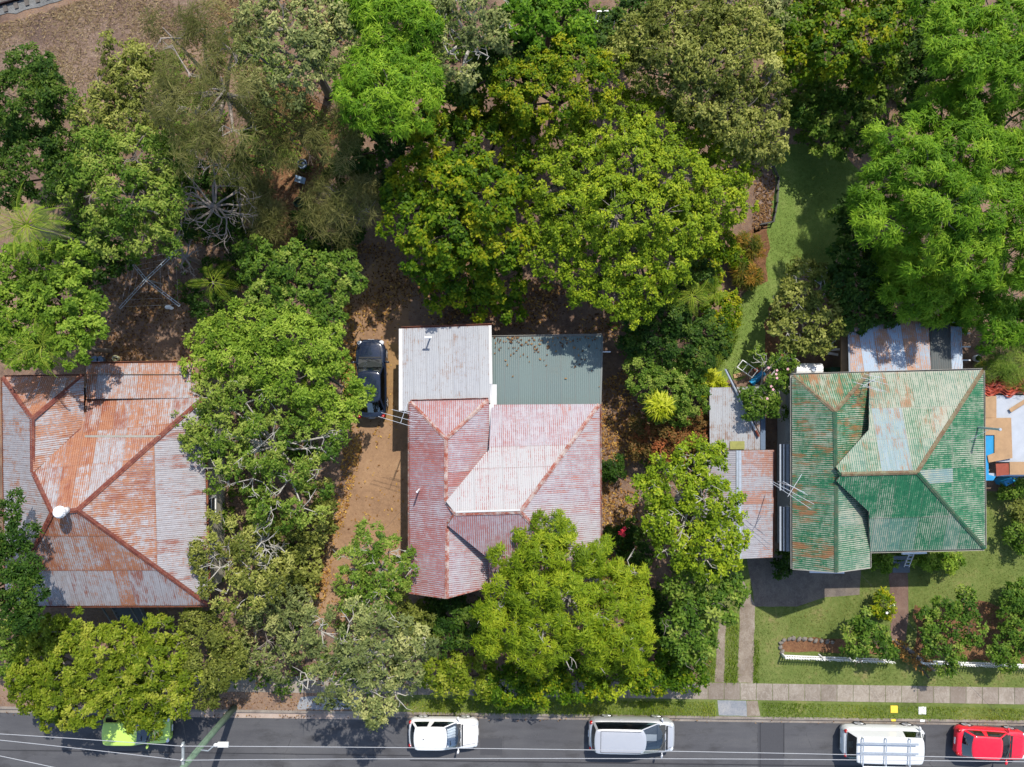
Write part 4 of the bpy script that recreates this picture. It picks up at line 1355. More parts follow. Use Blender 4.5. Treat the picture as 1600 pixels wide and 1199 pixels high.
# ------------------------------------------------------------------ pole, wires, street furniture
pb = W(366, 1106)
Hp = 7.9
po = thing('utility_pole', 'green-grey timber power pole with a pale crossarm, leaning outward over the kerb in view', 'power pole', (pb.x, pb.y, 0))
MB().tube([(pb.x, pb.y, -.4), (pb.x, pb.y, 3), (pb.x, pb.y, Hp)], [.20, .175, .15], 12).build('shaft', M['pole'], po, smooth=True)
ca = MB()
cz = 7.45
ca.bar((pb.x + .0, pb.y + 1.25, cz), (pb.x + .0, pb.y - 1.5, cz), .11, .13)
caO = ca.build('crossarm', M['crossarm'], po)
for k, d in enumerate((1.15, .45, -.5, -1.3)):
    MB().tube([(pb.x, pb.y + d, cz + .06), (pb.x, pb.y + d, cz + .14), (pb.x, pb.y + d, cz + .15), (pb.x, pb.y + d, cz + .24)], [.02, .02, .05, .035], 8).build('insulator', M['pipe_white'], caO)
ca2 = MB().bar((pb.x + .9, pb.y - .5, 7.1), (pb.x + .9, pb.y - 1.5, 7.1), .06, .08).bar((pb.x, pb.y - .5, 7.1), (pb.x + .9, pb.y - .5, 7.1), .05, .05).build('crossarm', M['crossarm'], po)
la = W(347, 1162, 5.6)
MB().tube([(pb.x, pb.y, 5.5), (pb.x + .6, pb.y + .05, 5.75), (la.x - .3, la.y, 5.75)], .03, 6).build('lamp_arm', M['galv'], po)
lm = MB().box((la.x + .1, la.y, 5.72), (.55, .24, .12)).build('street_lamp', M['white_paint'], po)
MB().box((la.x + .12, la.y, 5.64), (.42, .18, .05)).build('lens', M['lamp_clear'], lm)
MB().ell((la.x - .28, la.y - .02, 5.74), (.12, .1, .09), 8, 5).build('lamp_collar', M['pipe_white'], lm)


def wire(a, b, sag, label, n=16, r=.016, grp='overhead wires along the street'):
    a, b = Vector(a), Vector(b)
    pts = [a + (b - a) * (i / n) - Vector((0, 0, sag * 4 * (i / n) * (1 - i / n))) for i in range(n + 1)]
    o = MB().tube(pts, r, 5).build('overhead_wire', M['wire'] if r > .01 else M['black'])
    return tag(o, label, 'wire', grp)


wz = cz + .22
for d, pyr, pyl, l_ in ((1.15, 1189, 1148, 'topmost'), (.45, 1193, 1157, 'second'), (-1.3, 1222, 1180, 'lowest')):
    a = Vector((pb.x, pb.y + d, wz))
    e = W(1640, pyr, wz)
    wire(a, e + (e - a) * .12, .35, '%s pale power line running along the road right of the pole' % l_, 24)
    e = W(-20, pyl, wz)
    wire(a, e + (e - a) * 1.0, .15, '%s pale power line running off the left edge from the pole' % l_)
wire((pb.x + .9, pb.y - 1.4, 7.15), W(1640, 1236, 7.2), .3, 'extra pale power line beside the lowest wire over the road', 24)
wire((pb.x, pb.y + .1, 6.6), W(655, 765, 5.1), .25, 'thin service cable from the pole to the red roofed house', 14, .005, None)
wire((pb.x, pb.y + .1, 6.7), W(245, 946, 3.9), .2, 'thin service cable from the pole to the rusty roofed house', 14, .006, None)
wire(W(1345, 898, 3.9), W(1640, 1196, 7.4), .3, 'thin service cable from the green house to the street wires', 14, .006, None)


def antenna(px, py, z, zb, rods, boom, label):
    """rods: list of (px,py,px,py)"""
    t = W(px, py, z)
    r_ = thing('tv_antenna', label, 'antenna', (t.x, t.y, zb))
    MB().tube([(t.x, t.y, zb), (t.x, t.y, z)], .025, 6).build('mast', M['galv'], r_)
    MB().tube([W(boom[0], boom[1], z), W(boom[2], boom[3], z)], .013, 5).build('boom', M['alu'], r_)
    for q in rods:
        MB().tube([W(q[0], q[1], z + .03), W(q[2], q[3], z + .03)], .010, 5).build('element', M['alu'], r_)
    return r_


antenna(633, 645, 5.7, 0.0, [(612, 640, 660, 652), (625, 640, 662, 650), (596, 645, 652, 660), (591, 651, 648, 668)], (637, 628, 626, 661), 'television antenna with long rods on a tall mast by the red roof corner')
antenna(1241, 762, 6.4, 3.9, [(1203, 753, 1268, 796), (1208, 753, 1272, 788), (1223, 752, 1262, 774), (1230, 757, 1258, 770)], (1253, 741, 1231, 776), 'television antenna with long rods over the eave of the green roof facing the carport')
antenna(1366, 596, 5.6, 3.9, [(1333, 597, 1385, 612), (1345, 590, 1388, 601), (1352, 585, 1383, 592), (1350, 604, 1378, 612)], (1374, 588, 1348, 604), 'small television antenna standing near the back edge of the green roof')
fl = thing('flue_pipe', 'grey flue pipe rising from the green roof near the blue tarpaulin', 'flue', W(1528, 668, 4.2))
b_ = W(1528, 668, 4.2)
MB().tube([b_, b_ + Vector((0, 0, 1.95))], .06, 10).build('pipe', M['galv'], fl)
MB().tube([b_ + Vector((0, 0, 1.95)), b_ + Vector((0, 0, 2.03))], [.09, .07], 10).build('cowl', M['galv'], fl)
MB().tube([b_ + Vector((0, 0, 1.2)), b_ + Vector((-.75, -.8, .12))], .012, 5).build('stay', M['alu'], fl)

# clothes hoist
hc = W(228, 437, 2.15)
ho = thing('clothes_hoist', 'rotary clothes hoist with four crossed double arms standing in the shaded yard', 'clothes line', (hc.x, hc.y, 0))
MB().tube([(hc.x, hc.y, 0), (hc.x, hc.y, 2.2)], .035, 8).build('post', M['galv'], ho)
ends = [W(187, 482, 2.2), W(277, 391, 2.2), W(202, 406, 2.2), W(281, 478, 2.2)]
for e in ends:
    d = (e - Vector((hc.x, hc.y, 2.2))).normalized()
    s_ = d.cross(Vector((0, 0, 1))) * .06
    m_ = MB().bar(Vector((hc.x, hc.y, 2.15)) + s_, e + s_, .026, .03).bar(Vector((hc.x, hc.y, 2.15)) - s_, e - s_, .026, .03)
    for k in range(1, 5):
        q = Vector((hc.x, hc.y, 2.15)).lerp(e, k / 4.02)
        m_.bar(q + s_, q - s_, .03, .03)
    m_.build('arm', M['galv'], ho)
o_ = [ends[0], ends[2], ends[1], ends[3]]
ln = MB()
for f_ in (.45, .7, .95):
    for i in range(4):
        c0_ = Vector((hc.x, hc.y, 2.2))
        ln.tube([c0_.lerp(o_[i], f_), c0_.lerp(o_[(i + 1) % 4], f_)], .003, 4)
ln.build('line', M['alu'], ho)
c = W(262, 480, .2)
rg = thing('white_bag', 'small white crumpled bag lying below the end of a clothes hoist arm', 'bag', (c.x, c.y, 0))
MB().ell((c.x, c.y, .12), (.22, .13, .12), 9, 6).ell((c.x + .18, c.y - .06, .10), (.14, .1, .09), 8, 5).build('bag', M['pipe_white'], rg, smooth=True)

# bucket and round lids behind the rusty house
c = W(180, 560, .4)
bk = thing('bucket', 'cream round bucket standing behind the rusty roofed house', 'bucket', (c.x, c.y, 0))
m_ = MB()
for k in range(16):
    t = 2 * math.pi * k / 16
    for r_, z in ((.13, 0), (.17, .42), (.185, .43), (.15, .42), (.12, .03)): m_.v.append((c.x + r_ * math.cos(t), c.y + r_ * math.sin(t), z))
for k in range(16):
    for j in range(4): m_.f.append((k * 5 + j, ((k + 1) % 16) * 5 + j, ((k + 1) % 16) * 5 + j + 1, k * 5 + j + 1))
m_.f.append(tuple(k * 5 + 4 for k in range(16)))
m_.build('bucket_body', M['bucket'], bk)
MB().tube([(c.x - .18, c.y, .42), (c.x, c.y + .1, .5), (c.x + .18, c.y, .42)], .012, 5).build('handle', M['galv'], bk)
for px, l_ in ((149, 'blue-grey plastic tub further from the cream bucket'), (157, 'blue-grey plastic tub nearer the cream bucket')):
    c = W(px, 562, .3)
    tb = thing('plastic_tub', l_, 'tub', (c.x, c.y, 0))
    MB().tube([(c.x, c.y, 0), (c.x, c.y, .34)], [.15, .19], 14).build('tub_body', M['blue_grey'], tb)
    MB().tube([(c.x, c.y, .34), (c.x, c.y, .38)], [.21, .2], 14).build('lid', M['blue_grey'], tb)

# things in the back yard of the red house
c = W(469, 281, .4)
bs = thing('blue_board', 'pale blue board propped in the bush with a dark stick across it', 'board', (c.x, c.y, .3))
MB().box((c.x, c.y, .42), (.62, .36, .04), M=Matrix.Rotation(-.3, 4, 'Z') @ Matrix.Rotation(.3, 4, 'X')).build('panel', M['blue_sheet'], bs)
MB().bar((c.x - .3, c.y + .06, .50), (c.x + .02, c.y - .02, .47), .05, .04).build('stick', M['black'], bs)
MB().box((c.x, c.y, .18), (.3, .2, .36)).build('support', M['timber'], bs)
for (px, py, mt, nm, lb) in ((473, 380, 'black', 'plant_pot', 'black plastic pot on the leaf-strewn track in the bush'), (467, 317, 'green_bin', 'compost_bin', 'dark green round compost bin among the trees up the dirt track'), (473, 257, 'blue_grey', 'metal_drum', 'small grey metal drum beneath the wispy trees up the track')):
    c = W(px, py, .4)
    pt = thing(nm, lb, nm.split('_')[-1], (c.x, c.y, 0))
    m_ = MB()
    for k in range(14):
        t = 2 * math.pi * k / 14
        for r_, z in ((.2, 0), (.27, .5), (.29, .5), (.29, .56), (.24, .56), (.23, .35)): m_.v.append((c.x + r_ * math.cos(t), c.y + r_ * math.sin(t), z))
    for k in range(14):
        for j in range(5): m_.f.append((k * 6 + j, ((k + 1) % 14) * 6 + j, ((k + 1) % 14) * 6 + j + 1, k * 6 + j + 1))
    m_.f.append(tuple(k * 6 + 5 for k in range(14)))
    m_.build('body', M[mt], pt)
    MB().ell((c.x + .02, c.y + .06, .44), (.1, .1, .06), 8, 5).build('lid', M['pipe_white'] if mt == 'black' else M[mt], pt)

# pale timber frame at the top
fr = thing('trellis', 'pale upright slatted timber trellis half hidden by bushes at the back boundary', 'trellis', W(945, 32))
a, b = W(932, 23, 1.2), W(963, 22, 1.2)
for z_ in (.3, 1.6): MB().bar((a.x, a.y, z_), (b.x, b.y, z_), .06, .08).build('rail', M['white_paint'], fr)
for k in range(6):
    q = a.lerp(b, k / 5); MB().box((q.x, q.y - .05, .85), (.06, .04, 1.7)).build('slat', M['white_paint'], fr)
for q in (a, b): MB().bar((q.x, q.y, 1.55), (q.x - .2, q.y - .95, 0.1), .05, .05).build('brace', M['white_paint'], fr)

# white bed-frame, timber and blue cover beside the shed
fr = thing('white_metal_frame', 'white tubular metal frame leaning on the grass beside the iron shed', 'frame', W(1166, 576))
q = [W(1152, 574, .5), W(1160.5, 563, .7), W(1184, 579, .6), W(1175, 590, .3)]
m_ = MB()
for i in range(4): m_.tube([q[i], q[(i + 1) % 4]], .028, 6)
m_.build('outer_tube', M['white_paint'], fr)
for t in (.36, .7): MB().tube([q[1].lerp(q[2], t), q[0].lerp(q[3], t)], .02, 6).build('cross_tube', M['white_paint'], fr)
for p_ in q: MB().tube([p_, (p_.x, p_.y, 0)], .022, 5).build('leg', M['white_paint'], fr)
o = MB().box(W(1156, 586, .05), (.75, .24, .06), R(14)).build('timber_offcut', M['ply'])
tag(o, 'flat tan timber board lying on the grass below the white frame', 'board')
c = W(1185, 591, .4)
bc = MB()
for i in range(9):
    for j in range(5):
        u, v = i / 8 - .5, j / 4 - .5
        bc.v.append((c.x + u * .75 + v * .25, c.y + u * .65 - v * .28, .18 + .3 * math.exp(-8 * v * v) * (1 - 1.4 * u * u) + .05 * math.sin(i * 2.1 + j * 1.7)))
for i in range(8):
    for j in range(4): bc.f.append((i * 5 + j, (i + 1) * 5 + j, (i + 1) * 5 + j + 1, i * 5 + j + 1))
bco = bc.build('blue_cover', M['blue_tarp'], smooth=True)
tag(bco, 'crumpled bright blue cover heaped beside the white frame under the pink bush', 'cover')
c = W(1182, 578, .2)
tag(MB().box((c.x, c.y, .12), (.22, .18, .24), .4).box((c.x + .12, c.y - .1, .10), (.16, .14, .2), .9).build('orange_crate', M['orange_tarp']), 'small orange box lying between the white frame and blue cover', 'box')

# shelter right of the green house: sheets, ply, tarpaulins
so = thing('patio_shelter', 'low shelter roofed with pale plastic sheeting at the right of the green house', 'shelter', W(1585, 680))
P = [(1541, 618), (1680, 622), (1680, 742), (1548, 738)]
m_ = MB(); gx, gy = 14, 12
for i in range(gx + 1):
    for j in range(gy + 1):
        px = 1556 + (1690 - 1556) * i / gx; py = 618 + 104 * j / gy
        m_.v.append(tuple(W(px, py, 2.35 + .03 * math.sin(i * 1.3 + j * .7) + .02 * random.random())))
for i in range(gx):
    for j in range(gy): m_.f.append((i * (gy + 1) + j, i * (gy + 1) + j + 1, (i + 1) * (gy + 1) + j + 1, (i + 1) * (gy + 1) + j))
m_.build('sheeting', M['pale_sheet'], so, smooth=True)
for px, py in ((1545, 622), (1545, 735), (1680, 622), (1680, 735)):
    c = W(px, py, 2.2); MB().box((c.x, c.y, 1.1), (.09, .09, 2.2)).build('post', M['timber'], so)
MB().bar(W(1541, 742, 2.3), W(1690, 741, 2.3), .18, .06).build('front_beam', M['galv'], so)
MB().bar(W(1541, 617, 2.2), W(1690, 617, 2.2), .1, .1).build('back_beam', M['timber'], so)
MB().bar(W(1578, 642, 2.46), W(1610, 622, 2.5), .22, .03).build('batten', M['ply'], so)


def sheet3(name, pix, z, mat, label, cat, th=.03):
    pts = [W(x, y, z) for x, y in pix]
    m_ = MB().prism([(p.x, p.y) for p in pts][::-1] if W(*pix[0]).cross(W(*pix[1])).z > 0 else [(p.x, p.y) for p in pts], z - th, z)
    return tag(m_.build(name, M[mat]), label, cat)


sheet3('plywood_sheet', [(1540, 619), (1557, 619), (1557, 653), (1540, 653)], 2.47, 'ply', 'narrow brown plywood sheet against the green roof below the orange tarpaulin', 'plywood')
sheet3('plywood_sheet', [(1540, 653.5), (1580, 653), (1582, 716), (1545, 723), (1543, 712), (1554, 708), (1554, 680), (1540, 680)], 2.51, 'ply', 'large tan plywood sheet lying beside the bright blue tarpaulin', 'plywood')
sheet3('blue_tarpaulin', [(1538, 680.5), (1553.5, 680.5), (1553, 708), (1544, 714), (1545, 742), (1556, 745), (1552, 751), (1538, 751)], 2.44, 'blue_tarp', 'bright blue tarpaulin strip along the edge of the green roof', 'tarpaulin')
sheet3('red_iron_sheet', [(1556, 725), (1576, 724), (1577, 742), (1557, 744)], 2.47, 'red_iron', 'small square of ribbed red iron at the shelter corner', 'iron sheet')
sheet3('timber_plank', [(1577.5, 722), (1650, 722), (1650, 742), (1578, 742)], 2.52, 'ply', 'pale plank along the lower edge of the plastic sheeting', 'plank')
m_ = MB(); gx, gy = 26, 12
for i in range(gx + 1):
    for j in range(gy + 1):
        px = 1539 + 115 * i / gx; py = 590 + 28 * j / gy + 4 * math.sin(i * .9)
        z = 2.35 + .16 * math.sin(i * 1.1 + j * 2.3) * math.cos(j * 1.2 - i * .5) + .1 * random.random()
        m_.v.append(tuple(W(px, py, z)))
for i in range(gx):
    for j in range(gy): m_.f.append((i * (gy + 1) + j, i * (gy + 1) + j + 1, (i + 1) * (gy + 1) + j + 1, (i + 1) * (gy + 1) + j))
tag(m_.build('orange_tarpaulin', M['orange_tarp']), 'crumpled orange-red tarpaulin spread beside the top corner of the green roof', 'tarpaulin')
c = W(1570, 752, .6)
tag(MB().box((c.x, c.y, .5), (.5, .3, 1.0), .5).box((c.x + .55, c.y + .1, .35), (.4, .35, .7), -.2).build('blue_crate', M['blue_tarp']), 'small blue crate on the ground below the front beam of the shelter', 'crate')
c = W(1583, 776, .3)
tag(MB().box((c.x + .2, c.y + 1.1, .3), (1.1, .5, .6), .05).build('storage_chest', M['blue_grey']), 'blue-grey chest on the lawn edge under the shelter', 'chest')
for (px, py, r_) in ((1528, 560, .22), (1538, 568, .16)):
    c = W(px, py, .3)
    t_ = thing('plant_pot', 'pale %s pot behind the green house near the round bush' % ('large' if r_ > .2 else 'small'), 'pot', (c.x, c.y, 0))
    MB().tube([(c.x, c.y, 0), (c.x, c.y, .3)], [r_ * .8, r_], 12).build('pot_body', M['pipe_white'] if r_ > .2 else M['yellow_paint'], t_)
    MB().ell((c.x, c.y, .38), (r_ * .8, r_ * .8, .15), 8, 5).build('plant_tuft', L['mid'], t_)
# grey boards left of the blue lean-to
for k, (x0, y0, x1, y1) in enumerate(((1293, 547, 1316, 546), (1293, 552, 1314, 555))):
    tag(MB().bar(W(x0, y0, .9 - k * .2), W(x1, y1, .9 - k * .2), .14, .06).build('white_plank', M['white_paint']), ('upper' if k == 0 else 'lower') + ' white plank stacked left of the blue-white lean-to', 'plank')

# picket fence: white, in three stretches between the bushes
def fence(x0, x1, label):
    y = lambda px: 1022 + (px - 1221) * .0385
    a, b = W(x0, y(x0)), W(x1, y(x1))
    f_ = thing('picket_fence', label, 'fence', a)
    d = (b - a).normalized(); s_ = Vector((-d.y, d.x, 0))
    for z in (.25, .62): MB().bar((a.x, a.y, z), (b.x, b.y, z), .035, .07).build('rail', M['white_paint'], f_)
    k = int((b - a).length / .15)
    me = None
    for i in range(k + 1):
        p_ = a + (b - a) * (i / max(1, k)) - s_ * .035
        if me is None:
            q = MB()
            w, t, h = .038, .011, .84
            q.add([(-w, -t, .04), (w, -t, .04), (w, -t, h - .06), (0, -t, h), (-w, -t, h - .06), (-w, t, .04), (w, t, .04), (w, t, h - .06), (0, t, h), (-w, t, h - .06)],
                  [(0, 1, 2, 3, 4), (9, 8, 7, 6, 5), (0, 5, 6, 1), (1, 6, 7, 2), (2, 7, 8, 3), (3, 8, 9, 4), (4, 9, 5, 0)])
            me = bpy.data.meshes.new('picket'); me.from_pydata(q.v, [], q.f); me.materials.append(M['white_paint'])
        o = link('picket', me, f_)
        o.location = p_
        o.rotation_euler = (random.uniform(-.03, .03), 0, math.atan2(d.y, d.x))
    for i in range(int((b - a).length / 2.2) + 1):
        p_ = a + d * min(i * 2.2, (b - a).length) + s_ * .05
        MB().box((p_.x, p_.y, .42), (.08, .08, .84)).build('post', M['white_paint'], f_)


fence(1221, 1389, 'white picket fence along the garden bed left of the brown path')
fence(1432, 1665, 'white picket fence behind the shrubs right of the brown path')

# stone edging
ge = thing('stone_edging', 'row of grey rocks edging the end of the front garden bed', 'edging', W(1240, 1002))
for (px, py) in [(1221, 1018), (1219, 1011), (1220, 1004), (1225, 1000), (1232, 998), (1240, 997), (1248, 998), (1257, 998), (1265, 999), (1274, 1001), (1283, 1001), (1292, 1002), (1301, 1003)]:
    c = W(px + random.uniform(-1, 1), py)
    m_ = MB().ell((c.x, c.y, .06), (.17 * random.uniform(.8, 1.1), .12 * random.uniform(.8, 1.2), .12), 7, 5, Matrix.Rotation(random.random(), 3, 'Z'))
    m_.v = [(x + random.uniform(-.02, .02), y + random.uniform(-.02, .02), z) for x, y, z in m_.v]
    m_.build('rock', M['stone'], ge)


# ------------------------------------------------------------------ vegetation
SPEC = {
    # tuft radius, tuft spacing, rosettes per tuft, leaves per rosette, leaf length, leaf width, kind, elevation range, droop
    'camphor': dict(tr=.33, ts=.50, nr=10, nl=11, ll=.16, lw=.088, kind='broad', el=(-.2, .55), droop=.02),
    'broad': dict(tr=.42, ts=.62, nr=12, nl=10, ll=.22, lw=.125, kind='broad', el=(-.25, .5), droop=.04),
    'feather': dict(tr=.55, ts=.80, nr=16, nl=22, ll=.30, lw=.054, kind='feather', el=(-.15, .45), droop=.12),
    'fine': dict(tr=.46, ts=.68, nr=18, nl=10, ll=.20, lw=.085, kind='broad', el=(-.4, .7), droop=.02),
    'sparse': dict(tr=.58, ts=.92, nr=16, nl=11, ll=.20, lw=.088, kind='broad', el=(-.6, .5), droop=.06),
    'needle': dict(tr=.75, ts=.95, nr=16, nl=15, ll=.62, lw=.026, kind='feather', el=(-.5, .6), droop=.16),
    'shrub': dict(tr=.30, ts=.46, nr=12, nl=8, ll=.18, lw=.095, kind='broad', el=(-.3, .6), droop=.02),
    'long': dict(tr=.35, ts=.6, nr=6, nl=12, ll=.55, lw=.07, kind='feather', el=(.0, .9), droop=.18),
}


def unit(v):
    return v / np.maximum(1e-9, np.linalg.norm(v, axis=-1, keepdims=True))


def perp(n):
    a = np.where(np.abs(n[:, 2:3]) < .9, np.array([[0, 0, 1.]]), np.array([[1., 0, 0]]))
    t1 = unit(np.cross(n, a))
    return t1, np.cross(n, t1)


def leaves(pos, nrm, tone, sp, n_per, sc=1.0):
    """rosettes at pos with axis nrm -> arrays for a mesh of leaf blades"""
    n = len(pos) * n_per
    P = np.repeat(pos, n_per, 0); N = np.repeat(nrm, n_per, 0); T = np.repeat(tone, n_per)
    t1, t2 = perp(N)
    phi = rng.uniform(0, 2 * math.pi, n)
    el = rng.uniform(sp['el'][0], sp['el'][1], n)
    d = (t1 * np.cos(phi)[:, None] + t2 * np.sin(phi)[:, None]) * np.cos(el)[:, None] + N * np.sin(el)[:, None]
    d = unit(d + rng.normal(0, .15, (n, 3)))
    side = unit(np.cross(d, N + rng.normal(0, .35, (n, 3))))
    up = np.cross(side, d)
    l = sp['ll'] * sc * rng.uniform(.65, 1.2, n)[:, None]
    w = sp['lw'] * sc * rng.uniform(.75, 1.2, n)[:, None]
    P = P + rng.normal(0, .05 * sc, (n, 3))
    dz = np.zeros((n, 3)); dz[:, 2] = sp['droop'] * sc
    tn = np.clip(T + rng.normal(0, .16, n), 0, 1)
    if sp['kind'] == 'broad':
        v = np.stack([P, P + d * l * .5 + side * w * .5 + up * w * .15, P + d * l - dz, P + d * l * .5 - side * w * .5 + up * w * .15], 1)
        return v.reshape(-1, 3), np.repeat(tn, 4), 4
    v = np.stack([P + side * w * .2, P + d * l * .5 + side * w * .5 - dz * .25, P + d * l - dz, P + d * l * .5 - side * w * .5 - dz * .25], 1)
    return v.reshape(-1, 3), np.repeat(tn, 4), 4


def foliage(name, vs, tones, mat, parent):
    v = np.concatenate(vs); t = np.concatenate(tones)
    n = len(v) // 4
    me = np_mesh(name, v, np.arange(n * 4), np.arange(n) * 4, np.full(n, 4), mat, {'tone': t})
    o = link(name, me, parent)
    return o


def blob_tufts(c, r, rv, ts, low=-.35):
    n = max(5, int(2 * math.pi * r * r * (1 - low) * .62 / ts ** 2))
    cz = rng.uniform(low, 1, n); ph = rng.uniform(0, 2 * math.pi, n)
    # even spread on the dome
    i = np.arange(n) + .5
    cz = 1 - i / n * (1 - low); ph = i * 2.399963 + rng.uniform(0, 6)
    s_ = np.sqrt(np.maximum(0, 1 - cz ** 2))
    d = np.stack([s_ * np.cos(ph), s_ * np.sin(ph), cz], 1)
    d = unit(d + rng.normal(0, .16, d.shape))
    k = np.where(rng.uniform(0, 1, n) < .15, rng.uniform(1.0, 1.35, n), rng.uniform(.66, 1.08, n))[:, None]
    return c + d * np.array([r, r, rv]) * k, unit(d * np.array([1, 1, 1.0]) + np.array([0, 0, .35]))


TREES = 0


def tree(name, label, cat, sp, mat, z, blobs, bark='bark_grey', group=None, dens=1.0, sc=1.0, flat=.75, bare=0.0, tone=(.5, .18), trunk=None, drop=.35, twigs=0):
    """blobs: (px, py, r px [, dz]) crown lobes as seen; z = height of crown top"""
    s = SPEC[sp]
    bl = []
    cx = np.mean([b[0] for b in blobs]); cy = np.mean([b[1] for b in blobs])
    for b in blobs:
        r = b[2] / S * (H - z * .8) / H
        r = max(r * .62, r - s['tr'] * sc * .40)
        dist = math.hypot(b[0] - cx, b[1] - cy) / S
        zt = z - drop * dist + (b[3] if len(b) > 3 else rng.uniform(-.5, .25) * min(1, z / 6))
        rv = min(r * flat, zt * .48)
        zc = max(rv * .8, zt - rv)
        c = W(b[0], b[1], zc + rv * .5)
        bl.append((np.array([c.x, c.y, zc]), r, rv))
    tc = trunk or (cx, cy)
    g0 = W(tc[0], tc[1], z * .7)
    root = thing(name, label, cat, (g0.x, g0.y, 0), 0, group)
    vs, ts_ = [], []
    alltips = []
    for c, r, rv in bl:
        p, n = blob_tufts(c, r, rv, s['ts'] * sc / math.sqrt(dens))
        keep = np.ones(len(p), bool)
        for c2, r2, rv2 in bl:
            if c2 is c: continue
            q = (p - c2) / np.array([r2, r2, rv2])
            keep &= (np.linalg.norm(q, axis=1) > .78)
        p, n = p[keep], n[keep]
        p[:, 2] = np.maximum(p[:, 2], .15)
        if len(p) == 0: continue
        if bare > 0:
            k = rng.uniform(0, 1, len(p)) > bare
            alltips.append((c, p[~k])); p, n = p[k], n[k]
        alltips.append((c, p[rng.uniform(0, 1, len(p)) < .25]))
        m = s['nr']
        tt = np.clip(rng.normal(tone[0], tone[1], len(p)), 0, 1)
        P = np.repeat(p, m, 0); N = np.repeat(n, m, 0); T = np.repeat(tt, m)
        dd = unit(rng.normal(0, 1, P.shape) + N * .7)
        rr_ = (s['tr'] * sc * rng.uniform(.35, 1.0, len(P)) ** .6)[:, None]
        P = P + dd * rr_ * np.array([1, 1, .75])
        NN = unit(dd * .9 + N * .5 + np.array([0, 0, 1.4]))
        v, t, _ = leaves(P, NN, np.clip(T + rng.normal(0, .08, len(T)), 0, 1), s, s['nl'], sc)
        vs.append(v); ts_.append(t)
    if vs: foliage('crown', vs, ts_, L[mat], root)
    # trunk and limbs
    mb = MB()
    zt = max(.3, z * .42)
    base = Vector((g0.x, g0.y, -.1))
    br = max(.04, .020 * z)
    jx = Vector((random.uniform(-.3, .3), random.uniform(-.3, .3), 0)) * min(1, z / 8)
    fork = base + jx + Vector((0, 0, zt))
    mb.tube([base, base + jx * .4 + Vector((0, 0, zt * .5)), fork], [br * 1.3, br, br * .85], 8)
    for c, r, rv in bl:
        e = Vector(c)
        mid = fork.lerp(e, .5) + Vector((random.uniform(-.25, .25), random.uniform(-.25, .25), .1 * z * random.random()))
        mb.tube([fork - Vector((0, 0, .1)), mid, e, e + Vector((random.uniform(-.4, .4) * r, random.uniform(-.4, .4) * r, rv * .5))], [br * .6, br * .42, br * .25, br * .12], 6)
    for c, tips in alltips:
        c = Vector(c)
        for q in tips[:max(40, twigs)]:
            q = Vector(q)
            m1 = c.lerp(q, .55) + Vector((random.uniform(-.2, .2), random.uniform(-.2, .2), random.uniform(0, .25)))
            mb.tube([c, m1, q], [br * .22, br * .14, .012], 4, False)
            if bare > 0:
                for _ in range(3):
                    e = q + Vector((random.uniform(-.5, .5), random.uniform(-.5, .5), random.uniform(-.1, .45)))
                    mb.tube([m1.lerp(q, random.uniform(.3, 1)), q.lerp(e, .5) + Vector((random.uniform(-.1, .1),) * 3), e], [.022, .014, .007], 4, False)
    mb.build('trunk', M[bark], root)
    return root


def dead_tree(name, label, px, py, z, rpx, bark='twig', n=9, cat='tree', spread=1.0, base=None):
    c = W(px, py, z * .6)
    b_ = W(*base) if base else Vector((c.x, c.y, 0))
    root = thing(name, label, cat, (b_.x, b_.y, 0))
    mb = MB()
    r = rpx / S

    def grow(p, d, l, rad, depth):
        pts = [p]; q = p
        for _ in range(3):
            d = (d + Vector((random.uniform(-.35, .35), random.uniform(-.35, .35), random.uniform(-.15, .2)))).normalized()
            q = q + d * l / 3; pts.append(q)
        mb.tube(pts, [rad, rad * .85, rad * .7, rad * .5], 5 if depth < 2 else 4, False)
        if depth < 4:
            for _ in range(random.choice((2, 3, 3))):
                nd = (d + Vector((random.uniform(-1, 1), random.uniform(-1, 1), random.uniform(-.5, .45)))).normalized()
                grow(pts[random.choice((2, 3, 3))], nd, l * random.uniform(.55, .8), rad * .52, depth + 1)
    top = Vector((c.x, c.y, z * .5))
    mb.tube([b_ - Vector((0, 0, .1)), b_.lerp(top, .5) + Vector((.1, 0, 0)), top], [.16, .13, .11], 8)
    for k in range(n):
        t = 2 * math.pi * (k + random.random() * .6) / n
        grow(top, Vector((math.cos(t), math.sin(t), .45)).normalized(), r * .48 * random.uniform(.8, 1.15) * spread, .075, 1)
    mb.build('branches', M[bark], root)
    return root


FROND = None


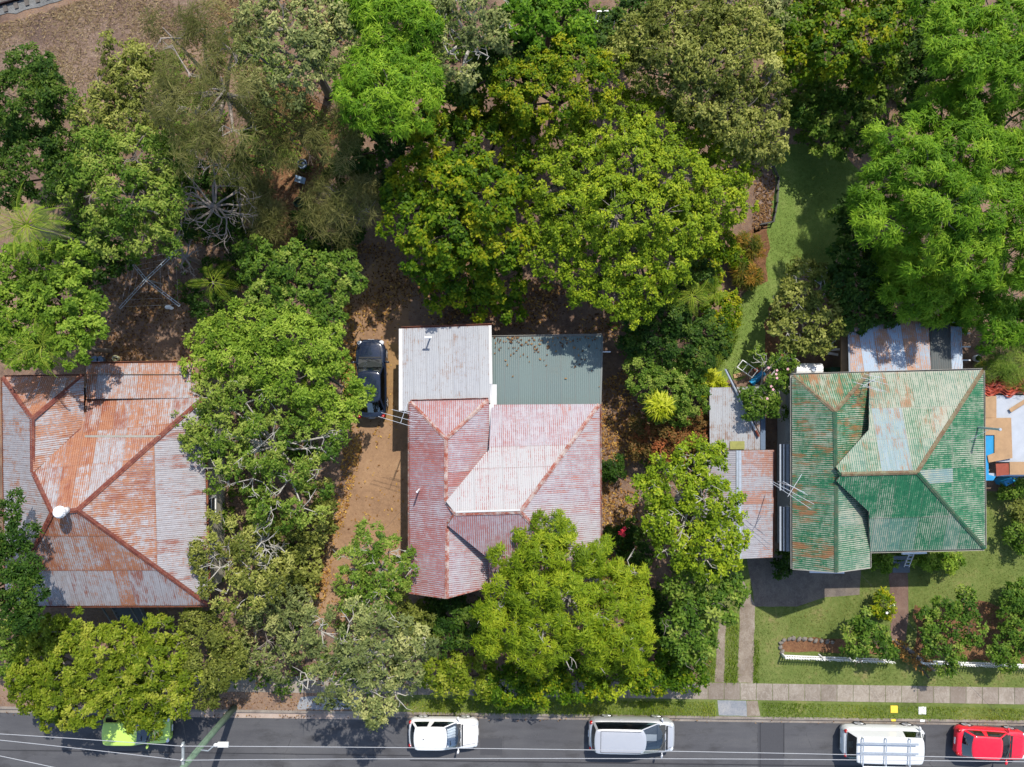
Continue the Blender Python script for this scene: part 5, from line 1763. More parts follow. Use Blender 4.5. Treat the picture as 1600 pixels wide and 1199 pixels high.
def frond_mesh(n_leaf=26, L_=2.4, arch=.55):
    vs, fs, tn = [], [], []
    pts = []
    for i in range(9):
        t = i / 8
        pts.append(Vector((L_ * t * (1 - .12 * t), 0, .55 * L_ * t * (1 - t) - arch * L_ * .45 * t * t)))

    def at(t):
        k = min(7, int(t * 8)); return pts[k].lerp(pts[k + 1], t * 8 - k)
    mb = MB().tube(pts, [.035, .03, .026, .022, .018, .014, .011, .008, .005], 4, False)
    tn = [.75] * len(mb.v)
    for i in range(n_leaf):
        t = .14 + .85 * i / n_leaf
        p = at(t)
        l = .60 * math.sin(math.pi * min(.97, (t * .9 + .12))) ** .7 * L_ / 2.4
        for s in (-1, 1):
            d = Vector((.62 + .5 * t, s * .9, .12)).normalized()
            w = .021
            e = p + d * l - Vector((0, 0, .28 * l)); m_ = p + d * l * .5 - Vector((0, 0, .03 * l))
            a = Vector((1, 0, 0)) * w
            mb.add([p, m_ + a, e, m_ - a], [(0, 1, 2, 3)])
            q = random.uniform(.2, .85)
            tn += [q, q, min(1, q + .15), q]
    me = bpy.data.meshes.new('frond')
    me.from_pydata(mb.v, [], mb.f)
    at_ = me.attributes.new('tone', 'FLOAT', 'POINT')
    at_.data.foreach_set('value', tn)
    me.materials.append(L['palm'])
    return me


FR = [frond_mesh(22, 2.1, .85), frond_mesh(20, 1.9, 1.3), frond_mesh(16, 1.2, .95)]


def palm(label, px, py, z, n, sc=1.0, kind=(0, 1), stem=.11, tilt=0.0, cat='palm', group=None):
    c = W(px, py, z)
    root = thing('palm_tree', label, cat, (c.x, c.y, 0), 0, group)
    mb = MB()
    pts = [Vector((c.x, c.y, z * k / 6 - (.1 if k == 0 else 0))) for k in range(7)]
    mb.tube(pts, [stem * 1.25] + [stem] * 5 + [stem * .8], 9)
    for k in range(int(z / .35)): mb.tube([(c.x, c.y, .3 + k * .35), (c.x, c.y, .34 + k * .35)], stem * 1.06, 9, False)
    mb.build('trunk', M['bark_grey'], root)
    for k in range(n):
        o = link('frond', FR[kind[k % len(kind)]], root)
        az = 2 * math.pi * k / n + random.uniform(-.25, .25)
        o.location = (c.x, c.y, z + random.uniform(-.1, .05))
        o.rotation_euler = (random.uniform(-.45, .45), random.uniform(-.75, .55), az)
        s_ = sc * random.uniform(.85, 1.12)
        o.scale = (s_, s_, s_)
    return root


# ---- trees of the upper left
tree('acacia_tree', 'dark green bushy tree nearest the railway embankment', 'tree', 'fine', 'dark', 7.5, [(38, 100, 36), (22, 150, 48), (60, 140, 30), (92, 160, 22), (20, 190, 34), (70, 112, 20)], 'bark_dark', dens=1.1, tone=(.5, .2))
tree('acacia_tree', 'dark green rounded tree at the left edge just above the tall palm', 'tree', 'fine', 'dark', 6.5, [(38, 245, 48), (90, 225, 36), (70, 280, 40), (12, 285, 40), (100, 260, 26)], 'bark_dark', dens=1.1, tone=(.42, .18))
tree('open_crowned_tree', 'pale green open tree on the edge of the brown embankment', 'tree', 'sparse', 'olive', 8, [(185, 92, 40), (215, 130, 40), (165, 130, 26), (150, 175, 40), (200, 185, 46), (245, 170, 30), (225, 95, 24)], 'bark_grey', dens=1.35, bare=.06, tone=(.5, .22))
tree('open_crowned_tree', 'large grey-green open tree above the clothes hoist with bare twigs at its lower edge', 'tree', 'sparse', 'mid', 9, [(150, 240, 46), (205, 245, 50), (250, 260, 36), (145, 300, 46), (195, 310, 54), (245, 315, 40), (170, 360, 40), (225, 365, 44), (130, 270, 30), (265, 230, 26)], 'bark_grey', dens=1.35, bare=.08, tone=(.6, .22))
tree('she_oak', 'tall wispy olive she-oak with grey limbs near the embankment', 'tree', 'needle', 'needle', 11, [(265, 55, 40), (315, 40, 44), (360, 75, 44), (290, 110, 46), (345, 135, 50), (300, 175, 44), (360, 200, 44), (300, 230, 42), (340, 255, 40), (260, 150, 30), (380, 150, 30)], 'twig', dens=0.5, bare=.30, tone=(.45, .2), trunk=(318, 110))
tree('grey_gum', 'grey-green gum tree at the top edge right of the she-oak', 'tree', 'sparse', 'grey', 11, [(400, 20, 40), (440, 40, 46), (490, 30, 46), (530, 55, 34), (460, 85, 44), (420, 100, 40), (500, 90, 34), (380, 60, 30), (440, 125, 34), (540, 20, 30)], 'bark_grey', dens=1.5, bare=.08, tone=(.5, .22))
tree('she_oak', 'drooping olive she-oak spreading over the dirt track', 'tree', 'needle', 'needle', 8, [(400, 155, 34), (440, 190, 40), (500, 185, 44), (470, 225, 36), (520, 225, 36), (425, 225, 28), (535, 180, 24)], 'bark_dark', dens=0.55, bare=.12, tone=(.5, .2))
tree('she_oak', 'pale olive she-oak just below the blue board beside the big camphor crown', 'tree', 'needle', 'needle', 6, [(530, 305, 40), (560, 325, 32), (500, 320, 30), (525, 345, 34), (575, 300, 20)], 'twig', dens=1.0, bare=.05, tone=(.7, .18))
tree('she_oak', 'small pale olive she-oak left of the dirt track', 'tree', 'needle', 'needle', 4.5, [(405, 320, 26), (415, 350, 24), (395, 295, 18)], 'twig', dens=1.0, tone=(.6, .18))
tree('jacaranda_tree', 'vivid light green feathery tree at the top centre', 'tree', 'feather', 'jaca', 11, [(575, 105, 40), (620, 90, 42), (655, 120, 36), (600, 140, 44), (640, 155, 36), (570, 165, 34), (615, 180, 30), (550, 135, 24)], 'bark_grey', dens=1.15, tone=(.6, .18))
tree('jacaranda_tree', 'light green feathery tree cut by the top edge at the centre', 'tree', 'feather', 'jaca', 11, [(580, 20, 40), (625, 15, 40), (660, 40, 28), (590, 55, 30), (610, -20, 40), (560, -10, 36)], 'bark_grey', dens=1.1, tone=(.5, .18))
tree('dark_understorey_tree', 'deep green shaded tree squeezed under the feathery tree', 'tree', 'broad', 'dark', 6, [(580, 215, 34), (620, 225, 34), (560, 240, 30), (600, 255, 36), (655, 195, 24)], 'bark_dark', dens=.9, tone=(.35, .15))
tree('dry_gum', 'thin grey-brown gum with many bare pale branches at the top centre', 'tree', 'sparse', 'grey', 10, [(690, 30, 36), (735, 20, 40), (700, 80, 34), (745, 75, 36), (780, 40, 28), (720, 110, 26), (690, -15, 34), (760, -10, 34)], 'bark_pale', dens=1.1, bare=.35, tone=(.4, .2))
tree('broad_leaf_tree', 'mid green leafy tree at the top edge left of the pale trellis', 'tree', 'broad', 'jaca', 9, [(830, 15, 40), (880, 25, 40), (910, 45, 24), (800, 30, 26), (850, 60, 30), (890, 0, 34), (840, -25, 36)], 'bark_dark', dens=1.0, tone=(.35, .18))
tree('broad_leaf_tree', 'dark green leafy tree shaded between the dry gum and the camphors', 'tree', 'broad', 'dark', 8, [(760, 105, 34), (800, 80, 34), (840, 100, 30), (725, 140, 28), (890, 75, 28), (930, 70, 24)], 'bark_dark', dens=1.0, tone=(.4, .18))

tree('dark_understorey_tree', 'dark green low tree at the top edge left of the olive-crowned tree', 'tree', 'broad', 'dark', 5, [(960, 45, 26), (985, 20, 28), (1005, 70, 24), (975, 75, 22), (1000, -10, 26), (945, 70, 18)], 'bark_dark', dens=1.0, tone=(.4, .18))
tree('open_crowned_tree', 'thin grey-brown tree at the top edge between the olive-crowned tree and the mixed green tree', 'tree', 'sparse', 'grey', 6, [(1200, 20, 26), (1220, 45, 22), (1190, -10, 26), (1215, 0, 24), (1225, 110, 16)], 'bark_grey', dens=1.2, bare=.2, tone=(.35, .18))
tree('dark_understorey_tree', 'dark green low tree under the left rim of the top right jacaranda', 'tree', 'broad', 'dark', 5, [(1440, 110, 26), (1455, 70, 26), (1430, 150, 22), (1460, 30, 26), (1475, 110, 22), (1440, 0, 26)], 'bark_dark', dens=1.0, tone=(.35, .18))

# ---- the two great camphors and neighbours
tree('yellow_tipped_tree', 'big mid green tree with yellowing leaf tips behind the white lean-to', 'tree', 'broad', 'camphor_d', 8.8, [(705, 175, 46), (755, 150, 46), (800, 165, 44), (680, 225, 48), (735, 225, 52), (790, 230, 48), (640, 290, 46), (695, 290, 52), (755, 300, 54), (810, 290, 36), (650, 340, 46), (710, 360, 54), (770, 370, 50), (670, 395, 42), (720, 425, 50, -1.2), (775, 430, 42, -1.4), (795, 480, 24, -1.8), (745, 470, 30, -2.0), (690, 450, 34, -1.8), (620, 330, 24), (815, 200, 34)], 'bark_dark', dens=.95, tone=(.5, .2), drop=0.65)
tree('yellow_tipped_tree', 'yellow-green tree crown at the back boundary below the pale trellis', 'tree', 'camphor', 'camphor_d', 9, [(800, 120, 34), (845, 115, 44), (895, 105, 42), (870, 150, 40), (920, 140, 36), (830, 160, 34), (945, 105, 30)], 'bark_dark', dens=1.05, tone=(.6, .2), drop=0.4)
tree('camphor_tree', 'huge yellow-green camphor tree with a domed crown behind the grey-green lean-to', 'tree', 'camphor', 'camphor', 10, [(890, 230, 50), (945, 190, 52), (1005, 175, 46), (1050, 205, 54), (1105, 215, 48), (1140, 260, 46), (870, 285, 52), (930, 265, 56), (995, 250, 58), (1060, 275, 56), (1115, 310, 46), (855, 345, 40), (905, 340, 56), (965, 330, 58), (1030, 340, 56), (1085, 360, 44), (870, 395, 44), (930, 400, 52), (990, 405, 52), (1045, 405, 44), (910, 440, 36), (965, 455, 40), (1015, 450, 40), (1140, 320, 34), (990, 485, 26)], 'bark_grey', dens=1.1, tone=(.5, .16), drop=0.6)
tree('olive_crowned_tree', 'pale olive fine-leaved tree right of the huge camphor at the top', 'tree', 'sparse', 'olive', 9, [(1000, 55, 38), (1050, 30, 44), (1105, 45, 46), (1160, 50, 44), (1060, 85, 44), (1120, 100, 50), (1175, 105, 44), (1090, 145, 46), (1150, 160, 48), (1195, 165, 36), (1180, 210, 40), (970, 85, 30), (1015, 110, 34), (1075, -10, 44), (1140, -5, 44), (1205, 120, 24), (1200, 60, 24), (1150, 205, 34), (1205, 235, 22)], 'bark_grey', dens=2.0, bare=.05, tone=(.45, .24), drop=0.4)
tree('mixed_green_tree', 'dark green tree with yellow-green tips between the olive tree and the tall jacaranda', 'tree', 'broad', 'camphor_d', 7, [(1250, 40, 38), (1300, 25, 40), (1255, 90, 34), (1310, 80, 42), (1365, 50, 38), (1400, 20, 36), (1355, 95, 36), (1230, 70, 22), (1300, -20, 40), (1370, -15, 40)], 'bark_dark', dens=.95, tone=(.42, .22), drop=0.4)
tree('glossy_leaf_tree', 'dark glossy tree shading the top of the back lawn', 'tree', 'broad', 'mid', 3.8, [(1260, 135, 36), (1310, 130, 40), (1355, 140, 38), (1280, 180, 40), (1330, 185, 38), (1395, 110, 32), (1300, 220, 30), (1255, 175, 24), (1420, 80, 30), (1350, 215, 24)], 'bark_dark', dens=.95, tone=(.42, .25), drop=0.3)
J = 'jacaranda_tree'
tree(J, 'enormous bright green feathery jacaranda filling the upper right', 'tree', 'feather', 'jaca', 11, [(1430, 215, 46), (1480, 165, 50), (1535, 150, 52), (1590, 180, 46), (1455, 270, 52), (1515, 230, 56), (1575, 250, 52), (1400, 265, 40), (1370, 300, 36), (1425, 325, 50), (1485, 320, 56), (1545, 330, 56), (1605, 320, 50), (1380, 350, 34), (1520, 395, 50), (1460, 380, 44), (1580, 400, 48), (1640, 260, 60), (1640, 390, 50)], 'bark_grey', dens=1.1, tone=(.5, .18), drop=0.5)
tree(J, 'bright green feathery jacaranda in the very top right corner', 'tree', 'feather', 'jaca', 11, [(1500, 35, 44), (1550, 55, 46), (1600, 40, 50), (1530, 95, 38), (1585, 105, 44), (1480, -10, 40), (1550, -15, 50), (1640, 100, 50), (1485, 75, 26)], 'bark_grey', dens=1.1, tone=(.55, .18), drop=0.25)
tree(J, 'lower green jacaranda limb mass just behind the blue-white lean-to', 'tree', 'feather', 'jaca', 5.8, [(1385, 400, 34), (1430, 410, 40), (1390, 440, 36), (1440, 450, 44), (1490, 435, 36), (1470, 475, 36), (1510, 490, 30), (1420, 470, 26)], 'bark_grey', dens=1.15, tone=(.62, .16), drop=0.8)
tree(J, 'darker green jacaranda over the pots at the right edge behind the green house', 'tree', 'feather', 'jaca', 5.2, [(1545, 450, 42), (1590, 460, 44), (1540, 490, 34), (1585, 505, 36), (1620, 500, 40), (1510, 455, 26), (1560, 515, 24)], 'bark_grey', dens=1.05, tone=(.35, .16), drop=0.5)
tree('dark_understorey_tree', 'deep green shrubby tree between the back lawn and the jacaranda', 'tree', 'broad', 'dark', 5, [(1335, 400, 34), (1320, 440, 30), (1350, 450, 32), (1345, 490, 30), (1380, 490, 26), (1340, 350, 26), (1320, 330, 18)], 'bark_dark', dens=.95, tone=(.35, .16))
tree('round_fig_tree', 'round grey-green tree with pale twigs showing beside the blue-white lean-to', 'tree', 'shrub', 'olive', 4.5, [(1260, 440, 32), (1245, 475, 34), (1285, 465, 38), (1265, 505, 38), (1300, 500, 30), (1230, 510, 26), (1295, 435, 24), (1285, 530, 26), (1250, 535, 22)], 'bark_pale', dens=1.0, sc=1.15, bare=.10, tone=(.32, .2), drop=0.5)
tree('bushy_shrub', 'pale green wispy round shrub at the right edge behind the orange tarpaulin', 'shrub', 'needle', 'mid', 3.5, [(1580, 560, 30), (1600, 575, 34), (1565, 580, 22), (1600, 545, 24)], 'bark_dark', dens=1.3, sc=.6, tone=(.6, .18))

# ---- left middle
palm('tall palm with spreading fronds at the left edge above the dense green trees', 42, 352, 9, 15, 1.05)
palm('palm with yellowish fronds drooping over the corner of the rusty roof', 66, 540, 7, 13, 1.0)
palm('lone palm under the bare grey branches right of the clothes hoist', 333, 442, 3.6, 6, .9, (1,))
palm('slender palm inside the hedge line left of the back lawn', 1082, 462, 4.5, 9, 1.0, (2,), .08)
palm('short palm close behind the slender palm by the back lawn', 1117, 458, 3.2, 8, .8, (2,), .08)
tree('mango_tree', 'dense glossy green tree at the left edge behind the palm', 'tree', 'broad', 'bright', 8, [(30, 410, 34), (70, 420, 42), (110, 410, 32), (30, 460, 40), (80, 465, 42), (125, 485, 34), (40, 505, 36), (95, 515, 38), (135, 515, 24), (20, 540, 34), (60, 555, 24), (110, 545, 24), (0, 490, 36)], 'bark_dark', dens=1.1, sc=.85, tone=(.42, .2))
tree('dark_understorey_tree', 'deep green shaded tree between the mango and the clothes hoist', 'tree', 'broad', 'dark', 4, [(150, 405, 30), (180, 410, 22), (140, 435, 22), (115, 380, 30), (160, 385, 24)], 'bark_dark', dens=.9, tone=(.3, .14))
dead_tree('bare_tree', 'leafless grey twisted tree above the clothes hoist', 328, 318, 7.5, 84, 'twig', 13)
dead_tree('bare_tree', 'small leafless branching tree beside the end of the clothes hoist', 285, 400, 4.5, 36, 'twig', 7)
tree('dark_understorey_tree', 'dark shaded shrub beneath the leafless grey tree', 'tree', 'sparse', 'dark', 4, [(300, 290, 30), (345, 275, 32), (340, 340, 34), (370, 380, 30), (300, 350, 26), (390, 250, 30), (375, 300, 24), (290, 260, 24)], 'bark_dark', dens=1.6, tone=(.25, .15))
tree('bushy_shrub', 'shaded green shrub around the lone palm', 'shrub', 'shrub', 'dark', 2.6, [(320, 480, 24), (300, 460, 20), (345, 470, 22), (330, 420, 20), (360, 430, 20)], 'bark_dark', dens=.9, tone=(.4, .16))
tree('dense_green_tree', 'dense dark green tree at the bend of the driveway', 'tree', 'broad', 'mid', 6, [(405, 420, 34), (450, 425, 38), (490, 425, 34), (530, 420, 30), (420, 460, 36), (465, 465, 40), (505, 465, 34), (545, 440, 22), (430, 495, 28), (490, 500, 30), (515, 500, 22), (395, 390, 24)], 'bark_dark', dens=1.05, sc=.85, tone=(.38, .2))
tree('dark_understorey_tree', 'dark leafy bush between the dirt track and the yellow-tipped tree', 'tree', 'broad', 'dark', 4, [(540, 270, 30), (580, 290, 28), (555, 250, 28), (480, 340, 22), (490, 370, 24), (520, 380, 24), (545, 370, 20)], 'bark_dark', dens=1.0, tone=(.32, .16))
tree('camphor_tree', 'bright lime-green bushy tree overhanging the rear of the dark blue sedan', 'tree', 'fine', 'bright', 7.0, [(330, 530, 36), (370, 505, 34), (415, 515, 42), (455, 530, 40), (490, 545, 38), (360, 560, 42), (410, 570, 46), (455, 590, 44), (500, 590, 36), (535, 605, 30), (560, 620, 22), (520, 560, 24), (500, 640, 34), (535, 645, 26), (310, 570, 26), (455, 500, 24)], 'bark_grey', dens=1.15, tone=(.6, .18), drop=0.55)
tree('open_crowned_tree', 'large ragged green tree with pale bare branches between the rusty roof and the driveway', 'tree', 'sparse', 'mid', 6.8, [(330, 620, 40), (380, 630, 44), (430, 645, 44), (300, 660, 30), (350, 680, 46), (405, 695, 48), (460, 695, 44), (500, 700, 30), (340, 735, 38), (390, 750, 46), (445, 755, 44), (490, 745, 34), (420, 800, 38), (470, 795, 34), (310, 700, 24), (525, 680, 18)], 'bark_pale', dens=1.15, bare=0.24, tone=(.62, .25), drop=0.35)
tree('dark_understorey_tree', 'dark green bush along the lower driveway edge', 'tree', 'shrub', 'olive', 3.2, [(450, 840, 34), (490, 830, 26), (470, 880, 32), (440, 900, 34), (480, 920, 20), (420, 860, 28), (505, 800, 22), (500, 770, 20)], 'bark_dark', dens=1.0, sc=1.2, tone=(.4, .22))
tree('dry_gum', 'dry olive-brown tree with silvery bare twigs beside the rusty roof', 'tree', 'sparse', 'olive', 6, [(325, 850, 34), (365, 840, 36), (405, 850, 34), (340, 890, 36), (385, 890, 36), (350, 930, 34), (395, 930, 34), (320, 870, 24), (425, 880, 24)], 'bark_pale', dens=1.0, bare=.32, tone=(.4, .24))
dead_tree('bare_tree', 'white-limbed bare tree in the scrub left of the lower driveway', 402, 850, 6, 44, 'bark_pale', 8)
tree('scrubby_tree', 'ragged dark green scrub tree at the front corner near the driveway entrance', 'tree', 'sparse', 'grey', 4, [(430, 940, 36), (470, 945, 26), (410, 985, 38), (455, 990, 34), (395, 1020, 30), (435, 1030, 32), (480, 970, 20)], 'bark_grey', dens=1.5, bare=0.25, tone=(.4, .2))
tree('yellow_street_tree', 'yellow-green round-leaved street tree at the left front of the rusty house', 'tree', 'broad', 'yellow', 5.5, [(60, 995, 32), (105, 995, 36), (145, 1020, 36), (50, 1040, 34), (95, 1045, 40), (140, 1065, 38), (40, 1085, 28), (85, 1095, 36), (125, 1110, 32), (170, 1005, 26), (25, 1060, 18), (75, 1125, 18)], 'bark_grey', dens=1.15, sc=.8, tone=(.45, .2))
tree('speckled_street_tree', 'yellow-green street tree with pale leaf undersides overhanging the lime car', 'tree', 'broad', 'yellow', 5.0, [(200, 1008, 30), (240, 993, 30), (190, 1053, 32), (230, 1048, 36), (270, 1028, 30), (180, 1093, 28), (220, 1098, 34), (260, 1088, 32), (285, 1068, 22), (240, 1133, 18), (205, 1128, 14), (280, 1108, 14)], 'bark_grey', dens=1.1, sc=.85, tone=(.36, .24), bare=.04)
tree('olive_shrub_tree', 'dull olive bushy tree between the speckled street tree and the power pole', 'tree', 'fine', 'olive', 4.5, [(320, 996, 32), (350, 1006, 28), (310, 1041, 30), (345, 1056, 28), (320, 1086, 24), (365, 1036, 20), (300, 971, 20)], 'bark_dark', dens=1.0, tone=(.25, .18))
tree('dark_pine', 'very dark green dense tree over the left corner of the rusty roof', 'tree', 'fine', 'dark', 8.5, [(12, 800, 26), (22, 840, 28), (15, 880, 30), (42, 890, 22), (25, 920, 30), (48, 925, 18), (8, 960, 32), (40, 965, 18), (-10, 840, 30), (-10, 920, 34)], 'bark_dark', dens=1.1, tone=(.35, .18), drop=.1)
tree('bushy_shrub', 'mid green bush below the dark tree at the left edge', 'shrub', 'shrub', 'mid', 3, [(15, 1000, 28), (40, 1005, 20), (8, 1040, 24), (-10, 1010, 26)], 'bark_dark', dens=1.0, tone=(.45, .18))

# ---- front of the red house
tree('open_green_tree', 'pale green open tree at the front left corner of the red roof', 'tree', 'camphor', 'mid', 5.5, [(575, 850, 30), (605, 865, 30), (560, 880, 30), (595, 900, 34), (625, 890, 20), (550, 915, 26), (590, 935, 28), (545, 945, 18), (615, 920, 20)], 'bark_pale', dens=1.0, bare=.06, tone=(.55, .18))
tree('spotted_gum', 'grey-olive gum with thick white limbs reaching over the footpath', 'tree', 'sparse', 'grey', 8, [(500, 990, 34), (545, 975, 34), (590, 985, 38), (635, 1000, 34), (500, 1035, 34), (545, 1025, 38), (595, 1035, 40), (640, 1045, 30), (520, 1075, 34), (570, 1080, 38), (615, 1085, 32), (480, 1065, 24), (590, 1115, 22), (665, 1010, 20)], 'bark_pale', dens=1.45, bare=0.2, tone=(.35, .24), trunk=(560, 1040))
tree('bushy_shrub', 'dark green rounded shrub directly below the red gable', 'shrub', 'shrub', 'dark', 3, [(675, 960, 26), (705, 965, 30), (735, 970, 28), (700, 990, 26), (730, 995, 24), (665, 985, 20), (755, 960, 18)], 'bark_dark', dens=1.0, sc=1.1, tone=(.45, .2))
tree('bushy_shrub', 'pale olive shrub between the spotted gum and the red gable', 'shrub', 'fine', 'olive', 3.2, [(635, 950, 24), (650, 975, 22), (660, 1000, 24), (640, 990, 22)], 'bark_dark', dens=1.0, tone=(.4, .2))
tree('golden_poinciana', 'broad yellow-green feathery tree covering the lower right of the red roof', 'tree', 'feather', 'jaca_y', 7.5, [(825, 840, 32), (865, 835, 32), (800, 875, 34), (850, 880, 42), (895, 880, 38), (935, 870, 26), (790, 930, 36), (840, 930, 44), (895, 930, 44), (945, 910, 36), (985, 890, 28), (800, 985, 36), (850, 985, 42), (905, 980, 44), (955, 960, 38), (995, 940, 22), (830, 1020, 30), (880, 1025, 34), (930, 1020, 34), (970, 1005, 28), (770, 965, 20), (990, 1020, 22), (765, 1010, 16), (1000, 985, 18)], 'bark_pale', dens=0.85, tone=(.5, .18), drop=0.4, bare=0.04)
HG = 'clipped front hedge bushes along the footpath'
for k, (px, py, r, m_, tn, lb) in enumerate((
        (695, 1055, 30, 'yellow', .5, 'yellow-green hedge bush at the end of the row next to the spotted gum'), (745, 1060, 32, 'yellow', .42, 'yellow-green hedge bush second in the row from the spotted gum'),
        (800, 1070, 34, 'camphor_d', .3, 'dark green hedge bush below the left part of the feathery yellow tree'), (850, 1068, 34, 'camphor_d', .4, 'green hedge bush below the middle of the feathery yellow tree'),
        (905, 1062, 34, 'camphor_d', .34, 'green hedge bush above the rear of the silver van'), (960, 1055, 36, 'camphor', .42, 'lighter hedge bush above the cabin of the silver van'),
        (1015, 1052, 34, 'camphor_d', .42, 'green hedge bush above the front of the silver van'), (1065, 1045, 34, 'camphor_d', .32, 'dark end bush of the hedge nearest the concrete drive strips'))):
    tree('hedge_bush', lb, 'hedge', 'shrub', m_, 2.6, [(px - 14, py - 6, r * .72), (px + 12, py - 8, r * .72), (px, py + 12, r * .75), (px + 20, py + 12, r * .6), (px - 20, py + 10, r * .6)], 'bark_dark', HG, 1.0, 1.15, tone=(tn, .2))
tree('bushy_shrub', 'low dark shrub with red flowers right of the red roof corner', 'shrub', 'shrub', 'dark', 2, [(960, 850, 24), (985, 835, 20), (1000, 870, 22), (1010, 940, 24), (1035, 960, 22), (1015, 975, 20), (1030, 1000, 20)], 'bark_dark', dens=.9, tone=(.4, .18))
tree('broad_leaf_tree', 'light green big-leaved tree overhanging the carport roof', 'tree', 'camphor', 'camphor', 6.5, [(1040, 735, 30), (1085, 715, 32), (1110, 740, 28), (1020, 770, 28), (1060, 770, 38), (1105, 780, 34), (1140, 790, 26), (1035, 815, 32), (1080, 820, 38), (1125, 835, 34), (1060, 855, 32), (1105, 875, 34), (1150, 845, 18), (1000, 760, 16), (1140, 875, 18), (1120, 705, 14)], 'bark_pale', dens=1.0, sc=1.15, bare=.05, tone=(.5, .2))
tree('scrubby_tree', 'dark olive bushy tree below the carport beside the drive strips', 'tree', 'shrub', 'mid', 5, [(1070, 915, 32), (1110, 915, 34), (1145, 925, 26), (1085, 955, 32), (1125, 955, 28), (1060, 990, 28), (1095, 990, 24), (1070, 1020, 22), (1100, 1015, 18)], 'bark_grey', dens=.95, sc=1.3, bare=.06, tone=(.4, .22))
tree('bushy_shrub', 'light green shrub by the side fence level with the grey-green lean-to', 'shrub', 'camphor', 'mid', 4, [(1005, 575, 26), (1040, 575, 30), (1010, 605, 26), (1050, 610, 32), (1080, 590, 26), (1085, 625, 24), (1030, 640, 22), (1065, 645, 24)], 'bark_dark', dens=1.0, sc=.85, tone=(.45, .2))
tree('cordyline', 'lime yellow spiky plant at the corner of the flat iron shed', 'plant', 'long', 'lime', 1.6, [(1108, 598, 15), (1098, 592, 10), (1118, 605, 9)], 'bark_dark', dens=1.6, tone=(.5, .2))
tree('cordyline', 'lime yellow spiky plant in the middle of the light green shrub', 'plant', 'long', 'lime', 4.4, [(1027, 630, 6), (1034, 636, 5)], 'bark_dark', dens=1.6, tone=(.5, .2))
tree('red_leaf_shrub', 'reddish-brown shrub mass left of the flat iron shed', 'shrub', 'fine', 'rusty', 2.6, [(1005, 665, 22), (1020, 690, 24), (1045, 680, 22), (1070, 670, 24), (1095, 665, 18), (1060, 695, 22), (1090, 690, 18), (1000, 700, 18), (1035, 705, 20)], 'bark_dark', dens=.95, tone=(.45, .26))
tree('bushy_shrub', 'small round dark shrub standing alone on the leaf litter beside the red roof', 'shrub', 'shrub', 'dark', 1.5, [(955, 728, 14), (963, 735, 12), (950, 738, 12), (962, 725, 11)], 'bark_dark', dens=1.1, tone=(.4, .18))
tree('dark_understorey_tree', 'dark green shrubs under the right side of the huge camphor', 'tree', 'broad', 'dark', 4.5, [(1000, 500, 26), (1020, 525, 26), (990, 535, 20), (1060, 500, 26), (1075, 530, 28), (1110, 520, 28), (1095, 555, 26), (1050, 545, 24), (1130, 540, 18), (1045, 470, 26), (1090, 430, 30)], 'bark_dark', dens=1.0, sc=.8, tone=(.4, .2))
tree('bushy_shrub', 'yellow-green shrub on the left border of the back lawn', 'shrub', 'shrub', 'camphor_d', 2.4, [(1120, 480, 22), (1140, 490, 20), (1125, 505, 20), (1145, 470, 14), (1100, 400, 26), (1130, 385, 24), (1110, 430, 22)], 'bark_dark', dens=1.0, tone=(.55, .22))
for px, py, r, l_ in ((1170, 383, 17, 'orange-tipped croton bush at the top of the back lawn border'), (1168, 428, 19, 'orange-tipped croton bush at the lower end of the back lawn border'), (1150, 402, 14, 'smaller orange-tipped croton bush between the two larger ones')):
    tree('croton_bush', l_, 'shrub', 'long', 'orange' if r > 16 else 'camphor_d', 1.3, [(px, py, r), (px + 9, py + 5, r * .6), (px - 8, py - 4, r * .6)], 'bark_dark', dens=1.3, sc=.7, tone=(.5, .3))
tree('frangipani_tree', 'sparse pink-flowering tree leaning over the flat iron shed', 'tree', 'sparse', 'mid', 3.8, [(1208, 575, 17), (1190, 562, 14), (1218, 600, 16), (1200, 622, 14), (1180, 640, 12), (1172, 620, 11), (1226, 562, 14), (1215, 640, 10)], 'bark_pale', dens=.5, sc=.85, bare=.3, tone=(.35, .2))

# ---- right front garden
tree('grevillea_shrub', 'large grey-green shrub over the fence left of the brown path', 'shrub', 'shrub', 'mid', 2.6, [(1335, 980, 15), (1355, 975, 17), (1330, 1000, 17), (1360, 1000, 21), (1345, 1020, 15), (1380, 1010, 15), (1375, 990, 11), (1392, 1020, 7)], 'bark_dark', dens=0.85, sc=1.1, tone=(.28, .3), bare=0.12)
tree('grevillea_shrub', 'large grey-green shrub over the fence right of the brown path', 'shrub', 'shrub', 'mid', 2.8, [(1450, 965, 15), (1480, 955, 17), (1505, 950, 17), (1455, 990, 15), (1490, 980, 19), (1520, 975, 17), (1470, 1015, 15), (1490, 1025, 15), (1480, 1045, 11), (1450, 1010, 11), (1520, 1000, 13), (1510, 930, 9)], 'bark_dark', dens=0.85, sc=1.1, tone=(.28, .3), bare=0.12)
tree('bushy_shrub', 'small white-flowered round shrub beside the brown path', 'shrub', 'shrub', 'camphor_d', 1.4, [(1382, 945, 16), (1375, 952, 12), (1388, 955, 11), (1380, 935, 11)], 'bark_dark', dens=1.2, tone=(.6, .2))
tree('bushy_shrub', 'rounded deep green shrub on the fence at the right', 'shrub', 'shrub', 'mid', 2, [(1572, 1018, 20), (1590, 1010, 18), (1575, 1035, 16), (1560, 1025, 14)], 'bark_dark', dens=1.2, tone=(.35, .16))
tree('bushy_shrub', 'rounded deep green shrub at the right edge above the fence', 'shrub', 'shrub', 'mid', 2, [(1590, 985, 18), (1605, 995, 20), (1610, 975, 18)], 'bark_dark', dens=1.2, tone=(.38, .16))
